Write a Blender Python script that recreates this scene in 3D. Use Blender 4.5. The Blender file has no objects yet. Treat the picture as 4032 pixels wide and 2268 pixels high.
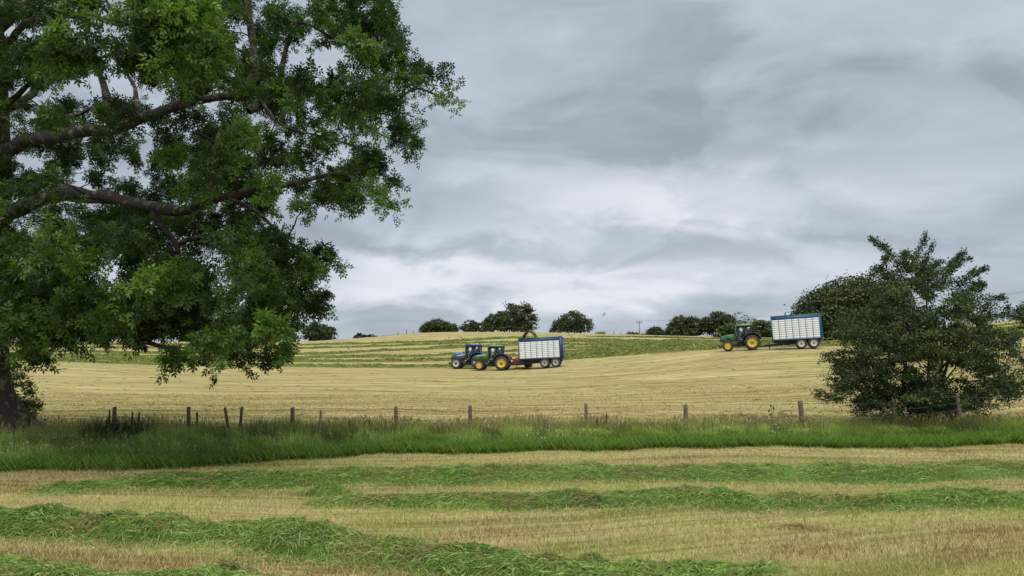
import bpy, math, random
import numpy as np
from mathutils import Vector, Matrix

R = math.radians
rng = np.random.default_rng(7)
random.seed(7)
scene = bpy.context.scene
COL = scene.collection

# ------------------------------------------------------------------ camera
CAM_H, FPX, PITCH = 2.2, 2912.0, math.atan(306.0 / 2912.0)
cam_d = bpy.data.cameras.new('camera')
cam_d.sensor_width = 36.0
cam_d.lens = 36.0 * FPX / 4032.0
cam_d.clip_start = 0.1
cam_d.clip_end = 9000.0
cam = bpy.data.objects.new('camera', cam_d)
cam.location = (0, 0, CAM_H)
cam.rotation_euler = (R(90) + PITCH, 0, 0)
COL.objects.link(cam)
scene.camera = cam

# ------------------------------------------------------------------ light
EXPOSURE = 1.15
SUN_EL, SUN_AZ = 60.0, 165.0        # the bright side of the overcast: behind the camera, a little to the right
vs = scene.view_settings
vs.view_transform = 'Standard'
vs.look = 'None'
vs.gamma = 1.0
vs.exposure = EXPOSURE
vs.use_curve_mapping = False

sun_d = bpy.data.lights.new('sun', 'SUN')
sun_d.energy = 1.5
sun_d.angle = R(60)
sun_d.color = (1.0, 0.965, 0.90)
sun = bpy.data.objects.new('sun', sun_d)
az, el = R(SUN_AZ), R(SUN_EL)
sdir = Vector((math.sin(az) * math.cos(el), math.cos(az) * math.cos(el), math.sin(el)))
sun.rotation_euler = sdir.to_track_quat('Z', 'Y').to_euler()
sun.location = sdir * 50
COL.objects.link(sun)

world = bpy.data.worlds.new('World')
scene.world = world
world.use_nodes = True
WT = world.node_tree
WT.nodes.clear()


def wnode(t, **kw):
    n = WT.nodes.new(t)
    for k, v in kw.items():
        setattr(n, k, v)
    return n


def wm(op, a, b=None, c=None):
    n = wnode('ShaderNodeMath', operation=op)
    for i, v in enumerate((a, b, c)):
        if v is None:
            continue
        if isinstance(v, (int, float)):
            n.inputs[i].default_value = v
        else:
            WT.links.new(v, n.inputs[i])
    return n.outputs[0]


def wnoise(vec, scale, detail=5.0, rough=0.55, dist=0.0):
    n = wnode('ShaderNodeTexNoise')
    n.inputs['Scale'].default_value = scale
    n.inputs['Detail'].default_value = detail
    n.inputs['Roughness'].default_value = rough
    n.inputs['Distortion'].default_value = dist
    WT.links.new(vec, n.inputs['Vector'])
    return n.outputs['Fac']


def build_sky():
    tc = wnode('ShaderNodeTexCoord')
    sp = wnode('ShaderNodeSeparateXYZ')
    WT.links.new(tc.outputs['Generated'], sp.inputs[0])
    x, y, z = sp.outputs
    zz = wm('ADD', wm('MAXIMUM', z, 0.0), 0.13)
    cmb = wnode('ShaderNodeCombineXYZ')
    WT.links.new(wm('DIVIDE', x, zz), cmb.inputs[0])
    WT.links.new(wm('DIVIDE', y, zz), cmb.inputs[1])
    plane = cmb.outputs[0]
    n_big = wnoise(plane, 0.42, 6.0, 0.52, 0.5)
    n_fine = wnoise(plane, 1.3, 8.0, 0.58, 0.6)
    sph = wnode('ShaderNodeMapping')
    sph.inputs['Scale'].default_value = (1.0, 1.0, 2.4)
    WT.links.new(tc.outputs['Generated'], sph.inputs[0])
    n_puff = wnoise(sph.outputs[0], 5.0, 9.0, 0.56, 0.5)
    yc = wm('MAXIMUM', y, 0.04)
    w1 = wm('SUBTRACT', wnoise(plane, 1.1, 5.0, 0.55), 0.5)
    w2 = wm('SUBTRACT', n_puff, 0.5)
    u = wm('ADD', wm('DIVIDE', x, yc), wm('MULTIPLY', w1, 0.30))
    v = wm('ADD', wm('DIVIDE', z, yc), wm('MULTIPLY', w2, 0.16))
    b = wm('ADD', 0.515, wm('MULTIPLY', wm('SUBTRACT', n_big, 0.5), 0.36))
    b = wm('ADD', b, wm('MULTIPLY', wm('SUBTRACT', n_fine, 0.5), 0.26))
    b = wm('ADD', b, wm('MULTIPLY', wm('SUBTRACT', n_puff, 0.5), 0.50))
    edge = wnode('ShaderNodeMapRange', interpolation_type='SMOOTHSTEP')
    edge.inputs['From Min'].default_value = 0.46
    edge.inputs['From Max'].default_value = 0.58
    WT.links.new(wnoise(sph.outputs[0], 3.1, 8.0, 0.5, 0.9), edge.inputs['Value'])
    b = wm('ADD', b, wm('MULTIPLY', wm('SUBTRACT', edge.outputs[0], 0.5), 0.17))
    lobes = [  # px, py, sx, sy, amount: the banks of cloud seen over the hill
        (2720, 780, 460, 90, 0.34), (1900, 1105, 850, 70, 0.46), (1500, 250, 420, 260, 0.10), (3000, 1080, 600, 70, 0.12), (2090, 915, 150, 28, 0.20),
        (1640, 930, 160, 26, 0.16), (1620, 1040, 170, 30, 0.18), (3700, 860, 420, 150, 0.10), (2000, 640, 260, 40, 0.10),
        (2450, 500, 700, 100, -0.17), (3900, 240, 320, 90, -0.17), (1850, 995, 520, 42, -0.25), (2550, 900, 420, 34, -0.16),
        (3350, 590, 480, 70, -0.10), (1650, 760, 260, 90, -0.14), (1500, 1240, 500, 18, -0.08), (3000, 200, 500, 120, -0.06),
        (3560, 960, 300, 20, -0.10)]
    for px, py, sx, sy, a in lobes:
        du = wm('DIVIDE', wm('SUBTRACT', u, (px - 2016) / FPX), sx / FPX)
        dv = wm('DIVIDE', wm('SUBTRACT', v, (1440 - py) / FPX), sy / FPX)
        q = wm('ADD', wm('MULTIPLY', du, du), wm('MULTIPLY', dv, dv))
        b = wm('ADD', b, wm('MULTIPLY', wm('EXPONENT', wm('MULTIPLY', q, -0.5)), a * 1.15))
    ramp = wnode('ShaderNodeValToRGB')
    WT.links.new(b, ramp.inputs[0])
    k = 1.0 / (2.0 ** EXPOSURE)
    els = ramp.color_ramp.elements
    stops = [(0.0, (0.255, 0.290, 0.340)), (0.28, (0.345, 0.388, 0.445)), (0.52, (0.468, 0.535, 0.610)),
             (0.78, (0.640, 0.680, 0.765)), (1.0, (0.84, 0.855, 0.91))]
    while len(els) < len(stops):
        els.new(0.5)
    for e, (p, c) in zip(els, stops):
        e.position = p
        e.color = (c[0] * k, c[1] * k, c[2] * k, 1)
    ramp.color_ramp.interpolation = 'B_SPLINE'
    sky = wnode('ShaderNodeTexSky', sky_type='NISHITA')
    sky.sun_disc = False
    sky.sun_elevation = R(SUN_EL)
    sky.sun_rotation = R(SUN_AZ)
    bg_blue = wnode('ShaderNodeBackground')
    bg_blue.inputs[1].default_value = 0.06
    WT.links.new(sky.outputs[0], bg_blue.inputs[0])
    bg_cloud = wnode('ShaderNodeBackground')
    WT.links.new(ramp.outputs[0], bg_cloud.inputs[0])
    mix = wnode('ShaderNodeMixShader')
    mix.inputs[0].default_value = 0.95
    WT.links.new(bg_blue.outputs[0], mix.inputs[1])
    WT.links.new(bg_cloud.outputs[0], mix.inputs[2])
    out = wnode('ShaderNodeOutputWorld')
    WT.links.new(mix.outputs[0], out.inputs[0])


build_sky()

# ------------------------------------------------------------------ geometry of the view
CP, SP = math.cos(PITCH), math.sin(PITCH)


def at(px, py, Y):
    """the point at distance Y (metres ahead) that the photograph shows at pixel px, py"""
    dx, dy = (px - 2016.0) / FPX, (1134.0 - py) / FPX
    s = Y / (CP - dy * SP)
    return np.array([s * dx, Y, CAM_H + s * (SP + dy * CP)])


def px_of(p):
    x, y, z = p[0], p[1], p[2] - CAM_H
    d = y * CP + z * SP
    return 2016 + FPX * x / d, 1134 - FPX * (-y * SP + z * CP) / d


# ------------------------------------------------------------------ noise
_lat = np.random.default_rng(3).random((256, 256))


def vnoise(x, y):
    xi, yi = np.floor(x).astype(int), np.floor(y).astype(int)
    fx, fy = x - xi, y - yi
    fx, fy = fx * fx * (3 - 2 * fx), fy * fy * (3 - 2 * fy)
    g = lambda i, j: _lat[i % 256, j % 256]
    return (g(xi, yi) * (1 - fx) + g(xi + 1, yi) * fx) * (1 - fy) + (g(xi, yi + 1) * (1 - fx) + g(xi + 1, yi + 1) * fx) * fy


def fbm(x, y, o=4):
    r, a, t = 0.0, 0.5, 0.0
    for k in range(o):
        r = r + a * vnoise(x * 2 ** k + 17.3 * k, y * 2 ** k + 9.1 * k)
        t += a
        a *= 0.5
    return r / t


# ------------------------------------------------------------------ terrain
def pchip(xk, yk, x):
    xk, yk = np.asarray(xk, float), np.asarray(yk, float)
    h = np.diff(xk)
    d = np.diff(yk) / h
    m = np.zeros_like(yk)
    for i in range(1, len(xk) - 1):
        if d[i - 1] * d[i] > 0:
            w1, w2 = 2 * h[i] + h[i - 1], h[i] + 2 * h[i - 1]
            m[i] = (w1 + w2) / (w1 / d[i - 1] + w2 / d[i])
    m[0], m[-1] = d[0], d[-1]
    i = np.clip(np.searchsorted(xk, x) - 1, 0, len(xk) - 2)
    t = (x - xk[i]) / h[i]
    t = np.clip(t, 0, 1)
    return ((1 + 2 * t) * (1 - t) ** 2 * yk[i] + t * (1 - t) ** 2 * h[i] * m[i]
            + t * t * (3 - 2 * t) * yk[i + 1] + t * t * (t - 1) * h[i] * m[i + 1])


YK = [55, 78, 92, 115, 145, 185]
ROWS = {-700: (1505, 1440, 1418, 1396, 1372, 1352), 150: (1520, 1452, 1428, 1402, 1372, 1347), 1150: (1528, 1478, 1458, 1414, 1376, 1346),
        1480: (1529, 1480, 1459, 1411, 1366, 1328), 1740: (1529, 1481, 1460, 1407, 1354, 1308), 2000: (1527, 1478, 1456, 1400, 1350, 1309),
        2300: (1519, 1464, 1432, 1388, 1346, 1315), 2620: (1502, 1434, 1399, 1362, 1341, 1323), 2900: (1486, 1402, 1373, 1352, 1339, 1329),
        3180: (1474, 1389, 1362, 1346, 1336, 1328), 3450: (1462, 1378, 1352, 1339, 1326, 1313), 4032: (1425, 1348, 1330, 1300, 1277, 1262),
        4800: (1400, 1325, 1305, 1275, 1250, 1235)}
Yg = np.arange(0, 601, 1.0)
Tg = np.linspace(-1.3, 1.3, 521)


def build_terrain_table():
    ts, cols = [], []
    for px, rows in ROWS.items():
        pts = [at(px, r, Y) for r, Y in zip(rows, YK)]
        t = np.mean([p[0] / p[1] for p in pts])
        zs = [p[2] for p in pts]
        z25 = 0.02 + max(0, t) * 0.25
        z38 = 0.35 * zs[0] + 0.0
        crest = zs[-1]
        yk = [0, 14, 25, 38] + YK + [205, 240, 300, 420, 601]
        zk = [0, 0, z25, z38] + zs + [crest - 0.1, crest - 1.5, crest - 5, crest - 10, crest - 14]
        ts.append(t)
        cols.append(pchip(yk, zk, Yg))
    C = np.array(cols)
    out = np.empty((len(Tg), len(Yg)))
    for j in range(len(Yg)):
        out[:, j] = pchip(ts, C[:, j], np.clip(Tg, ts[0], ts[-1]))
    for _ in range(3):
        p = np.pad(out, ((4, 4), (0, 0)), mode='edge')
        out = sum(p[i:i + len(Tg)] for i in range(9)) / 9.0
    return out


TT = build_terrain_table()


def ground(X, Y):
    X, Y = np.asarray(X, float), np.asarray(Y, float)
    t = np.clip(X / np.maximum(Y, 6.0), -1.299, 1.299)
    fi = (t + 1.3) / (2.6) * (len(Tg) - 1)
    fj = np.clip(Y, 0, 599.0)
    i, j = np.clip(np.floor(fi).astype(int), 0, len(Tg) - 2), np.floor(fj).astype(int)
    a, b = fi - i, fj - j
    z = (TT[i, j] * (1 - a) + TT[i + 1, j] * a) * (1 - b) + (TT[i, j + 1] * (1 - a) + TT[i + 1, j + 1] * a) * b
    return z + (fbm(X * 0.35, Y * 0.35, 3) - 0.5) * 0.10 * np.clip(Y / 10.0, 0.4, 1.5)


_scan = np.concatenate([np.arange(3, 40, 0.1), np.arange(40, 260, 0.5)])


def hit(px, py, lift=0.0):
    """where the view through that pixel first meets the ground"""
    dx, dy = (px - 2016.0) / FPX, (1134.0 - py) / FPX
    s = _scan / (CP - dy * SP)
    X, Z = s * dx, CAM_H + s * (SP + dy * CP)
    below = np.nonzero(Z < ground(X, _scan) + lift)[0]
    k = below[0] if len(below) else np.searchsorted(_scan, 185)
    return np.array([X[k], _scan[k], float(ground(X[k], _scan[k]))])


# ------------------------------------------------------------------ object helpers
def tag(o, label=None, cat=None, group=None, kind=None):
    if label:
        o['label'] = label
    if cat:
        o['category'] = cat
    if group:
        o['group'] = group
    if kind:
        o['kind'] = kind
    return o


def empty(name, loc=(0, 0, 0), rz=0.0):
    o = bpy.data.objects.new(name, None)
    o.location = loc
    o.rotation_euler = (0, 0, rz)
    o.empty_display_size = 0.3
    COL.objects.link(o)
    return o


def arrays_obj(name, V, loops, sizes, mat, colors=None, parent=None, smooth=False):
    V = np.ascontiguousarray(V, dtype=np.float32).reshape(-1, 3)
    loops = np.ascontiguousarray(loops, dtype=np.int32).ravel()
    sizes = np.ascontiguousarray(sizes, dtype=np.int32).ravel()
    me = bpy.data.meshes.new(name)
    me.vertices.add(len(V))
    me.vertices.foreach_set('co', V.ravel())
    me.loops.add(len(loops))
    me.loops.foreach_set('vertex_index', loops)
    me.polygons.add(len(sizes))
    starts = np.concatenate([[0], np.cumsum(sizes)[:-1]]).astype(np.int32)
    me.polygons.foreach_set('loop_start', starts)
    if smooth:
        me.polygons.foreach_set('use_smooth', np.ones(len(sizes), bool))
    if colors is not None:
        at_ = me.color_attributes.new('Col', 'FLOAT_COLOR', 'POINT')
        c = np.ones((len(V), 4), np.float32)
        c[:, :3] = colors
        at_.data.foreach_set('color', c.ravel())
    me.update(calc_edges=True)
    me.materials.append(mat)
    o = bpy.data.objects.new(name, me)
    COL.objects.link(o)
    if parent is not None:
        o.parent = parent
    return o


def quads_obj(name, V, F, mat, colors=None, parent=None, smooth=False):
    F = np.asarray(F)
    return arrays_obj(name, V, F.ravel(), np.full(len(F), F.shape[1]), mat, colors, parent, smooth)


class MB:
    """collects simple shapes into one mesh"""

    def __init__(self):
        self.v, self.f = [], []

    def add(self, V, F):
        o = len(self.v)
        self.v += [tuple(p) for p in V]
        self.f += [[i + o for i in f] for f in F]
        return self

    def box(self, x0, x1, y0, y1, z0, z1, bev=0.0):
        if bev <= 0:
            V = [(x, y, z) for x in (x0, x1) for y in (y0, y1) for z in (z0, z1)]
            return self.add(V, [(0, 1, 3, 2), (4, 6, 7, 5), (0, 4, 5, 1), (2, 3, 7, 6), (0, 2, 6, 4), (1, 5, 7, 3)])
        b = bev
        prof = [(x0 + b, z0), (x1 - b, z0), (x1, z0 + b), (x1, z1 - b), (x1 - b, z1), (x0 + b, z1), (x0, z1 - b), (x0, z0 + b)]
        return self.slab(prof, y0, y1, b)

    def slab(self, prof, y0, y1, b=0.0, inset=None):
        """profile in x,z pushed from y0 to y1, edges chamfered by b"""
        n = len(prof)
        cx, cz = sum(p[0] for p in prof) / n, sum(p[1] for p in prof) / n
        if b > 0:
            sh = []
            for (x, z) in prof:
                d = math.hypot(x - cx, z - cz)
                k = max(0.0, 1 - (inset or b) / max(d, 1e-6))
                sh.append((cx + (x - cx) * k, cz + (z - cz) * k))
            rings = [[(x, y0, z) for x, z in sh], [(x, y0 + b, z) for x, z in prof], [(x, y1 - b, z) for x, z in prof], [(x, y1, z) for x, z in sh]]
        else:
            rings = [[(x, y0, z) for x, z in prof], [(x, y1, z) for x, z in prof]]
        return self.loft(rings)

    def loft(self, rings, caps=True, closed=True):
        n = len(rings[0])
        V = [p for r in rings for p in r]
        F = []
        for k in range(len(rings) - 1):
            for i in range(n if closed else n - 1):
                j = (i + 1) % n
                F.append((k * n + i, k * n + j, (k + 1) * n + j, (k + 1) * n + i))
        if caps:
            F.append(tuple(range(n - 1, -1, -1)))
            F.append(tuple(range((len(rings) - 1) * n, len(rings) * n)))
        return self.add(V, F)

    def lathe_y(self, prof, c, seg=32, a0=0.0, a1=None):
        """profile of (radius, y) turned about an axle along y through c"""
        rings = []
        full = a1 is None
        m = seg if full else seg + 1
        for k in range(m):
            a = a0 + ((2 * math.pi) if full else (a1 - a0)) * k / seg
            rings.append([(c[0] + r * math.cos(a), c[1] + y, c[2] + r * math.sin(a)) for r, y in prof])
        n = len(prof)
        V = [p for r in rings for p in r]
        F = []
        for k in range(m if full else m - 1):
            k2 = (k + 1) % m
            for i in range(n - 1):
                F.append((k * n + i, k * n + i + 1, k2 * n + i + 1, k2 * n + i))
        return self.add(V, F)

    def tube(self, pts, rad, n=6):
        V, F = tube_arrays(np.array(pts, float), rad, n)
        return self.add(V.tolist(), F.tolist()).add(*_caps(V, n))

    def build(self, name, mat, parent=None, smooth=False):
        sizes = [len(f) for f in self.f]
        return arrays_obj(name, np.array(self.v), np.concatenate([np.array(f) for f in self.f]), sizes, mat, None, parent, smooth)


def _caps(V, n):
    k = len(V) // n
    return V[:n].tolist() + V[-n:].tolist(), [tuple(range(n - 1, -1, -1)), tuple(range(n, 2 * n))]


def tube_arrays(P, rad, n=6):
    P = np.asarray(P, float)
    m = len(P)
    rad = np.broadcast_to(np.asarray(rad, float), (m,))
    T = np.gradient(P, axis=0)
    T /= np.linalg.norm(T, axis=1, keepdims=True) + 1e-9
    ref = np.array([0.0, 0.0, 1.0]) if abs(T[:, 2]).mean() < 0.8 else np.array([1.0, 0.0, 0.0])
    A = np.cross(T, ref)
    A /= np.linalg.norm(A, axis=1, keepdims=True) + 1e-9
    B = np.cross(T, A)
    a = np.linspace(0, 2 * math.pi, n, endpoint=False)
    V = P[:, None, :] + rad[:, None, None] * (A[:, None, :] * np.cos(a)[None, :, None] + B[:, None, :] * np.sin(a)[None, :, None])
    i = np.arange(m - 1)[:, None] * n
    j = np.arange(n)[None, :]
    j2 = (j + 1) % n
    F = np.stack([i + j, i + j2, i + n + j2, i + n + j], -1).reshape(-1, 4)
    return V.reshape(-1, 3), F


class Tubes:
    def __init__(self):
        self.V, self.F, self.n = [], [], 0

    def add(self, P, rad, n=5):
        V, F = tube_arrays(P, rad, n)
        self.V.append(V)
        self.F.append(F + self.n)
        self.n += len(V)

    def build(self, name, mat, parent=None):
        return quads_obj(name, np.concatenate(self.V), np.concatenate(self.F), mat, None, parent, True)


def smooth_path(P, step):
    """Catmull-Rom through the points, resampled every step metres"""
    P = np.asarray(P, float)
    Q = np.vstack([2 * P[0] - P[1], P, 2 * P[-1] - P[-2]])
    out = []
    for i in range(1, len(Q) - 2):
        t = np.linspace(0, 1, 24, endpoint=False)[:, None]
        p0, p1, p2, p3 = Q[i - 1], Q[i], Q[i + 1], Q[i + 2]
        out.append(0.5 * ((2 * p1) + (-p0 + p2) * t + (2 * p0 - 5 * p1 + 4 * p2 - p3) * t * t + (-p0 + 3 * p1 - 3 * p2 + p3) * t ** 3))
    D = np.vstack(out + [P[-1:]])
    L = np.concatenate([[0], np.cumsum(np.linalg.norm(np.diff(D, axis=0), axis=1))])
    s = np.linspace(0, L[-1], max(3, int(L[-1] / step) + 1))
    return np.stack([np.interp(s, L, D[:, k]) for k in range(P.shape[1])], 1), s


# ------------------------------------------------------------------ materials
def new_mat(name):
    m = bpy.data.materials.new(name)
    m.use_nodes = True
    nt = m.node_tree
    nt.nodes.clear()
    out = nt.nodes.new('ShaderNodeOutputMaterial')
    bs = nt.nodes.new('ShaderNodeBsdfPrincipled')
    nt.links.new(bs.outputs[0], out.inputs[0])
    return m, nt, bs, out


def nd(nt, t, ins=None, **kw):
    n = nt.nodes.new(t)
    for k, v in kw.items():
        setattr(n, k, v)
    for k, v in (ins or {}).items():
        if hasattr(v, 'is_linked') or isinstance(v, bpy.types.NodeSocket):
            nt.links.new(v, n.inputs[k])
        else:
            n.inputs[k].default_value = v
    return n


def c4(c):
    return (c[0], c[1], c[2], 1.0)


def paint(name, col, rough=0.45, metal=0.0, dirt=(0.16, 0.13, 0.09), dirt_amt=0.25, scale=3.0, bump=0.0):
    """painted or plain surface with uneven dust and wear"""
    m, nt, bs, out = new_mat(name)
    tc = nd(nt, 'ShaderNodeTexCoord')
    nz = nd(nt, 'ShaderNodeTexNoise', {'Vector': tc.outputs['Object'], 'Scale': scale, 'Detail': 6.0, 'Roughness': 0.65})
    rp = nd(nt, 'ShaderNodeMapRange', {'Value': nz.outputs['Fac'], 'From Min': 0.42, 'From Max': 0.75, 'To Min': 0.0, 'To Max': dirt_amt})
    mx = nd(nt, 'ShaderNodeMix', {'Factor': rp.outputs[0]}, data_type='RGBA')
    mx.inputs[6].default_value = c4(col)
    mx.inputs[7].default_value = c4(dirt)
    nt.links.new(mx.outputs[2], bs.inputs['Base Color'])
    bs.inputs['Roughness'].default_value = rough
    bs.inputs['Metallic'].default_value = metal
    if bump > 0:
        bp = nd(nt, 'ShaderNodeBump', {'Height': nz.outputs['Fac'], 'Strength': bump, 'Distance': 0.02})
        nt.links.new(bp.outputs[0], bs.inputs['Normal'])
    return m


def leaf_mat(name, trans=0.35, rough=0.55, tcol=(1.25, 1.5, 0.55), spec=0.35):
    """colour from the mesh's own leaf tints; thin, so some light comes through"""
    m, nt, bs, out = new_mat(name)
    a = nd(nt, 'ShaderNodeAttribute', attribute_name='Col')
    nt.links.new(a.outputs['Color'], bs.inputs['Base Color'])
    bs.inputs['Roughness'].default_value = rough
    bs.inputs['Specular IOR Level'].default_value = spec
    mx = nd(nt, 'ShaderNodeMix', {'Factor': 1.0}, data_type='RGBA', blend_type='MULTIPLY')
    nt.links.new(a.outputs['Color'], mx.inputs[6])
    mx.inputs[7].default_value = c4(tcol)
    tr = nd(nt, 'ShaderNodeBsdfTranslucent', {'Color': mx.outputs[2]})
    ms = nd(nt, 'ShaderNodeMixShader', {0: trans, 1: bs.outputs[0], 2: tr.outputs[0]})
    nt.links.new(ms.outputs[0], out.inputs[0])
    return m


def bark_mat(name, c1, c2, lichen=(0.30, 0.31, 0.22), amt=0.5, scale=5.0):
    m, nt, bs, out = new_mat(name)
    tc = nd(nt, 'ShaderNodeTexCoord')
    mp = nd(nt, 'ShaderNodeMapping', {'Vector': tc.outputs['Object'], 'Scale': (1.0, 1.0, 0.35)})
    nz = nd(nt, 'ShaderNodeTexNoise', {'Vector': mp.outputs[0], 'Scale': scale * 2.5, 'Detail': 8.0, 'Roughness': 0.7})
    mx = nd(nt, 'ShaderNodeMix', {'Factor': nz.outputs['Fac']}, data_type='RGBA')
    mx.inputs[6].default_value = c4(c1)
    mx.inputs[7].default_value = c4(c2)
    n2 = nd(nt, 'ShaderNodeTexNoise', {'Vector': tc.outputs['Object'], 'Scale': scale * 0.8, 'Detail': 7.0, 'Roughness': 0.7})
    rp = nd(nt, 'ShaderNodeMapRange', {'Value': n2.outputs['Fac'], 'From Min': 0.52, 'From Max': 0.64, 'To Min': 0.0, 'To Max': amt})
    m2 = nd(nt, 'ShaderNodeMix', {'Factor': rp.outputs[0]}, data_type='RGBA')
    nt.links.new(mx.outputs[2], m2.inputs[6])
    m2.inputs[7].default_value = c4(lichen)
    nt.links.new(m2.outputs[2], bs.inputs['Base Color'])
    bs.inputs['Roughness'].default_value = 0.95
    bp = nd(nt, 'ShaderNodeBump', {'Height': nz.outputs['Fac'], 'Strength': 0.9, 'Distance': 0.05})
    nt.links.new(bp.outputs[0], bs.inputs['Normal'])
    return m


def ground_mat():
    """short stubble: tan and yellow-green streaks along the mowing, with bare brown between"""
    m, nt, bs, out = new_mat('stubble_ground')
    tc = nd(nt, 'ShaderNodeTexCoord')
    P = tc.outputs['Object']
    wv = nd(nt, 'ShaderNodeTexNoise', {'Vector': P, 'Scale': 0.03, 'Detail': 2.0})
    wv2 = nd(nt, 'ShaderNodeVectorMath', {0: wv.outputs['Color'], 1: (0.0, 22.0, 0.0)}, operation='MULTIPLY')
    Pw = nd(nt, 'ShaderNodeVectorMath', {0: P, 1: wv2.outputs[0]}, operation='ADD')
    rot = nd(nt, 'ShaderNodeMapping', {'Vector': Pw.outputs[0], 'Rotation': (0, 0, R(4)), 'Scale': (0.016, 0.30, 1.0)})
    st = nd(nt, 'ShaderNodeTexNoise', {'Vector': rot.outputs[0], 'Scale': 1.0, 'Detail': 7.0, 'Roughness': 0.68})
    rot2 = nd(nt, 'ShaderNodeMapping', {'Vector': Pw.outputs[0], 'Rotation': (0, 0, R(4)), 'Scale': (0.07, 1.15, 1.0)})
    s2 = nd(nt, 'ShaderNodeTexNoise', {'Vector': rot2.outputs[0], 'Scale': 1.0, 'Detail': 6.0, 'Roughness': 0.7})
    pt = nd(nt, 'ShaderNodeTexNoise', {'Vector': P, 'Scale': 0.11, 'Detail': 5.0, 'Roughness': 0.6})
    fn = nd(nt, 'ShaderNodeTexNoise', {'Vector': P, 'Scale': 26.0, 'Detail': 5.0, 'Roughness': 0.75})
    # tan <-> yellow green
    r1 = nd(nt, 'ShaderNodeMapRange', {'Value': st.outputs['Fac'], 'From Min': 0.38, 'From Max': 0.62})
    r2 = nd(nt, 'ShaderNodeMapRange', {'Value': pt.outputs['Fac'], 'From Min': 0.42, 'From Max': 0.66, 'To Max': 0.75})
    a1 = nd(nt, 'ShaderNodeMix', {'Factor': r1.outputs[0]}, data_type='RGBA')
    a1.inputs[6].default_value = (0.47, 0.372, 0.175, 1)
    a1.inputs[7].default_value = (0.62, 0.52, 0.255, 1)
    a2 = nd(nt, 'ShaderNodeMix', {'Factor': r2.outputs[0]}, data_type='RGBA')
    nt.links.new(a1.outputs[2], a2.inputs[6])
    a2.inputs[7].default_value = (0.46, 0.45, 0.17, 1)
    # thin darker furrows left by each pass of the mower
    prev = a2
    for sc, wid, seed, amt in (((0.010, 0.26, 1.0), 0.022, 3.0, 0.9), ((0.018, 0.55, 1.0), 0.024, 11.0, 0.85), ((0.05, 1.5, 1.0), 0.030, 23.0, 0.7)):
        mp = nd(nt, 'ShaderNodeMapping', {'Vector': Pw.outputs[0], 'Rotation': (0, 0, R(3)), 'Scale': sc, 'Location': (seed, seed * 2.3, 0)})
        nn = nd(nt, 'ShaderNodeTexNoise', {'Vector': mp.outputs[0], 'Scale': 1.0, 'Detail': 3.0, 'Roughness': 0.5})
        acc = None
        for lev in (0.42, 0.50, 0.58):
            d = nd(nt, 'ShaderNodeMath', {0: nn.outputs['Fac'], 1: lev}, operation='SUBTRACT')
            d = nd(nt, 'ShaderNodeMath', {0: d.outputs[0]}, operation='ABSOLUTE')
            d = nd(nt, 'ShaderNodeMapRange', {'Value': d.outputs[0], 'From Min': wid * .35, 'From Max': wid, 'To Min': 1.0, 'To Max': 0.0})
            acc = d if acc is None else nd(nt, 'ShaderNodeMath', {0: acc.outputs[0], 1: d.outputs[0]}, operation='MAXIMUM')
        brk = nd(nt, 'ShaderNodeMapRange', {'Value': s2.outputs['Fac'], 'From Min': 0.40, 'From Max': 0.60, 'To Max': amt})
        f = nd(nt, 'ShaderNodeMath', {0: acc.outputs[0], 1: brk.outputs[0]}, operation='MULTIPLY')
        mx = nd(nt, 'ShaderNodeMix', {'Factor': f.outputs[0]}, data_type='RGBA')
        nt.links.new(prev.outputs[2], mx.inputs[6])
        mx.inputs[7].default_value = (0.19, 0.14, 0.045, 1)
        prev = mx
    a3 = prev
    r4 = nd(nt, 'ShaderNodeMapRange', {'Value': fn.outputs['Fac'], 'From Min': 0.5, 'From Max': 0.75, 'To Max': 0.6})
    a4 = nd(nt, 'ShaderNodeMix', {'Factor': r4.outputs[0]}, data_type='RGBA')
    nt.links.new(a3.outputs[2], a4.inputs[6])
    a4.inputs[7].default_value = (0.26, 0.215, 0.085, 1)
    md = nd(nt, 'ShaderNodeTexNoise', {'Vector': P, 'Scale': 0.9, 'Detail': 5.0, 'Roughness': 0.65})
    r6 = nd(nt, 'ShaderNodeMapRange', {'Value': md.outputs['Fac'], 'From Min': 0.48, 'From Max': 0.68, 'To Max': 0.5})
    a6 = nd(nt, 'ShaderNodeMix', {'Factor': r6.outputs[0]}, data_type='RGBA')
    nt.links.new(a4.outputs[2], a6.inputs[6])
    a6.inputs[7].default_value = (0.32, 0.33, 0.11, 1)
    a4 = a6
    # grass-covered strip and far meadows carry their own tint on the mesh
    ta = nd(nt, 'ShaderNodeAttribute', attribute_name='Col')
    sx = nd(nt, 'ShaderNodeSeparateColor', {0: ta.outputs['Color']})
    a5 = nd(nt, 'ShaderNodeMix', {'Factor': sx.outputs[0]}, data_type='RGBA')
    nt.links.new(a4.outputs[2], a5.inputs[6])
    a5.inputs[7].default_value = (0.055, 0.085, 0.02, 1)
    nt.links.new(a5.outputs[2], bs.inputs['Base Color'])
    bs.inputs['Roughness'].default_value = 1.0
    bs.inputs['Specular IOR Level'].default_value = 0.1
    ad = nd(nt, 'ShaderNodeMath', {0: s2.outputs['Fac'], 1: fn.outputs['Fac']}, operation='ADD')
    bp = nd(nt, 'ShaderNodeBump', {'Height': ad.outputs[0], 'Strength': 0.7, 'Distance': 0.08})
    nt.links.new(bp.outputs[0], bs.inputs['Normal'])
    return m


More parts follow.
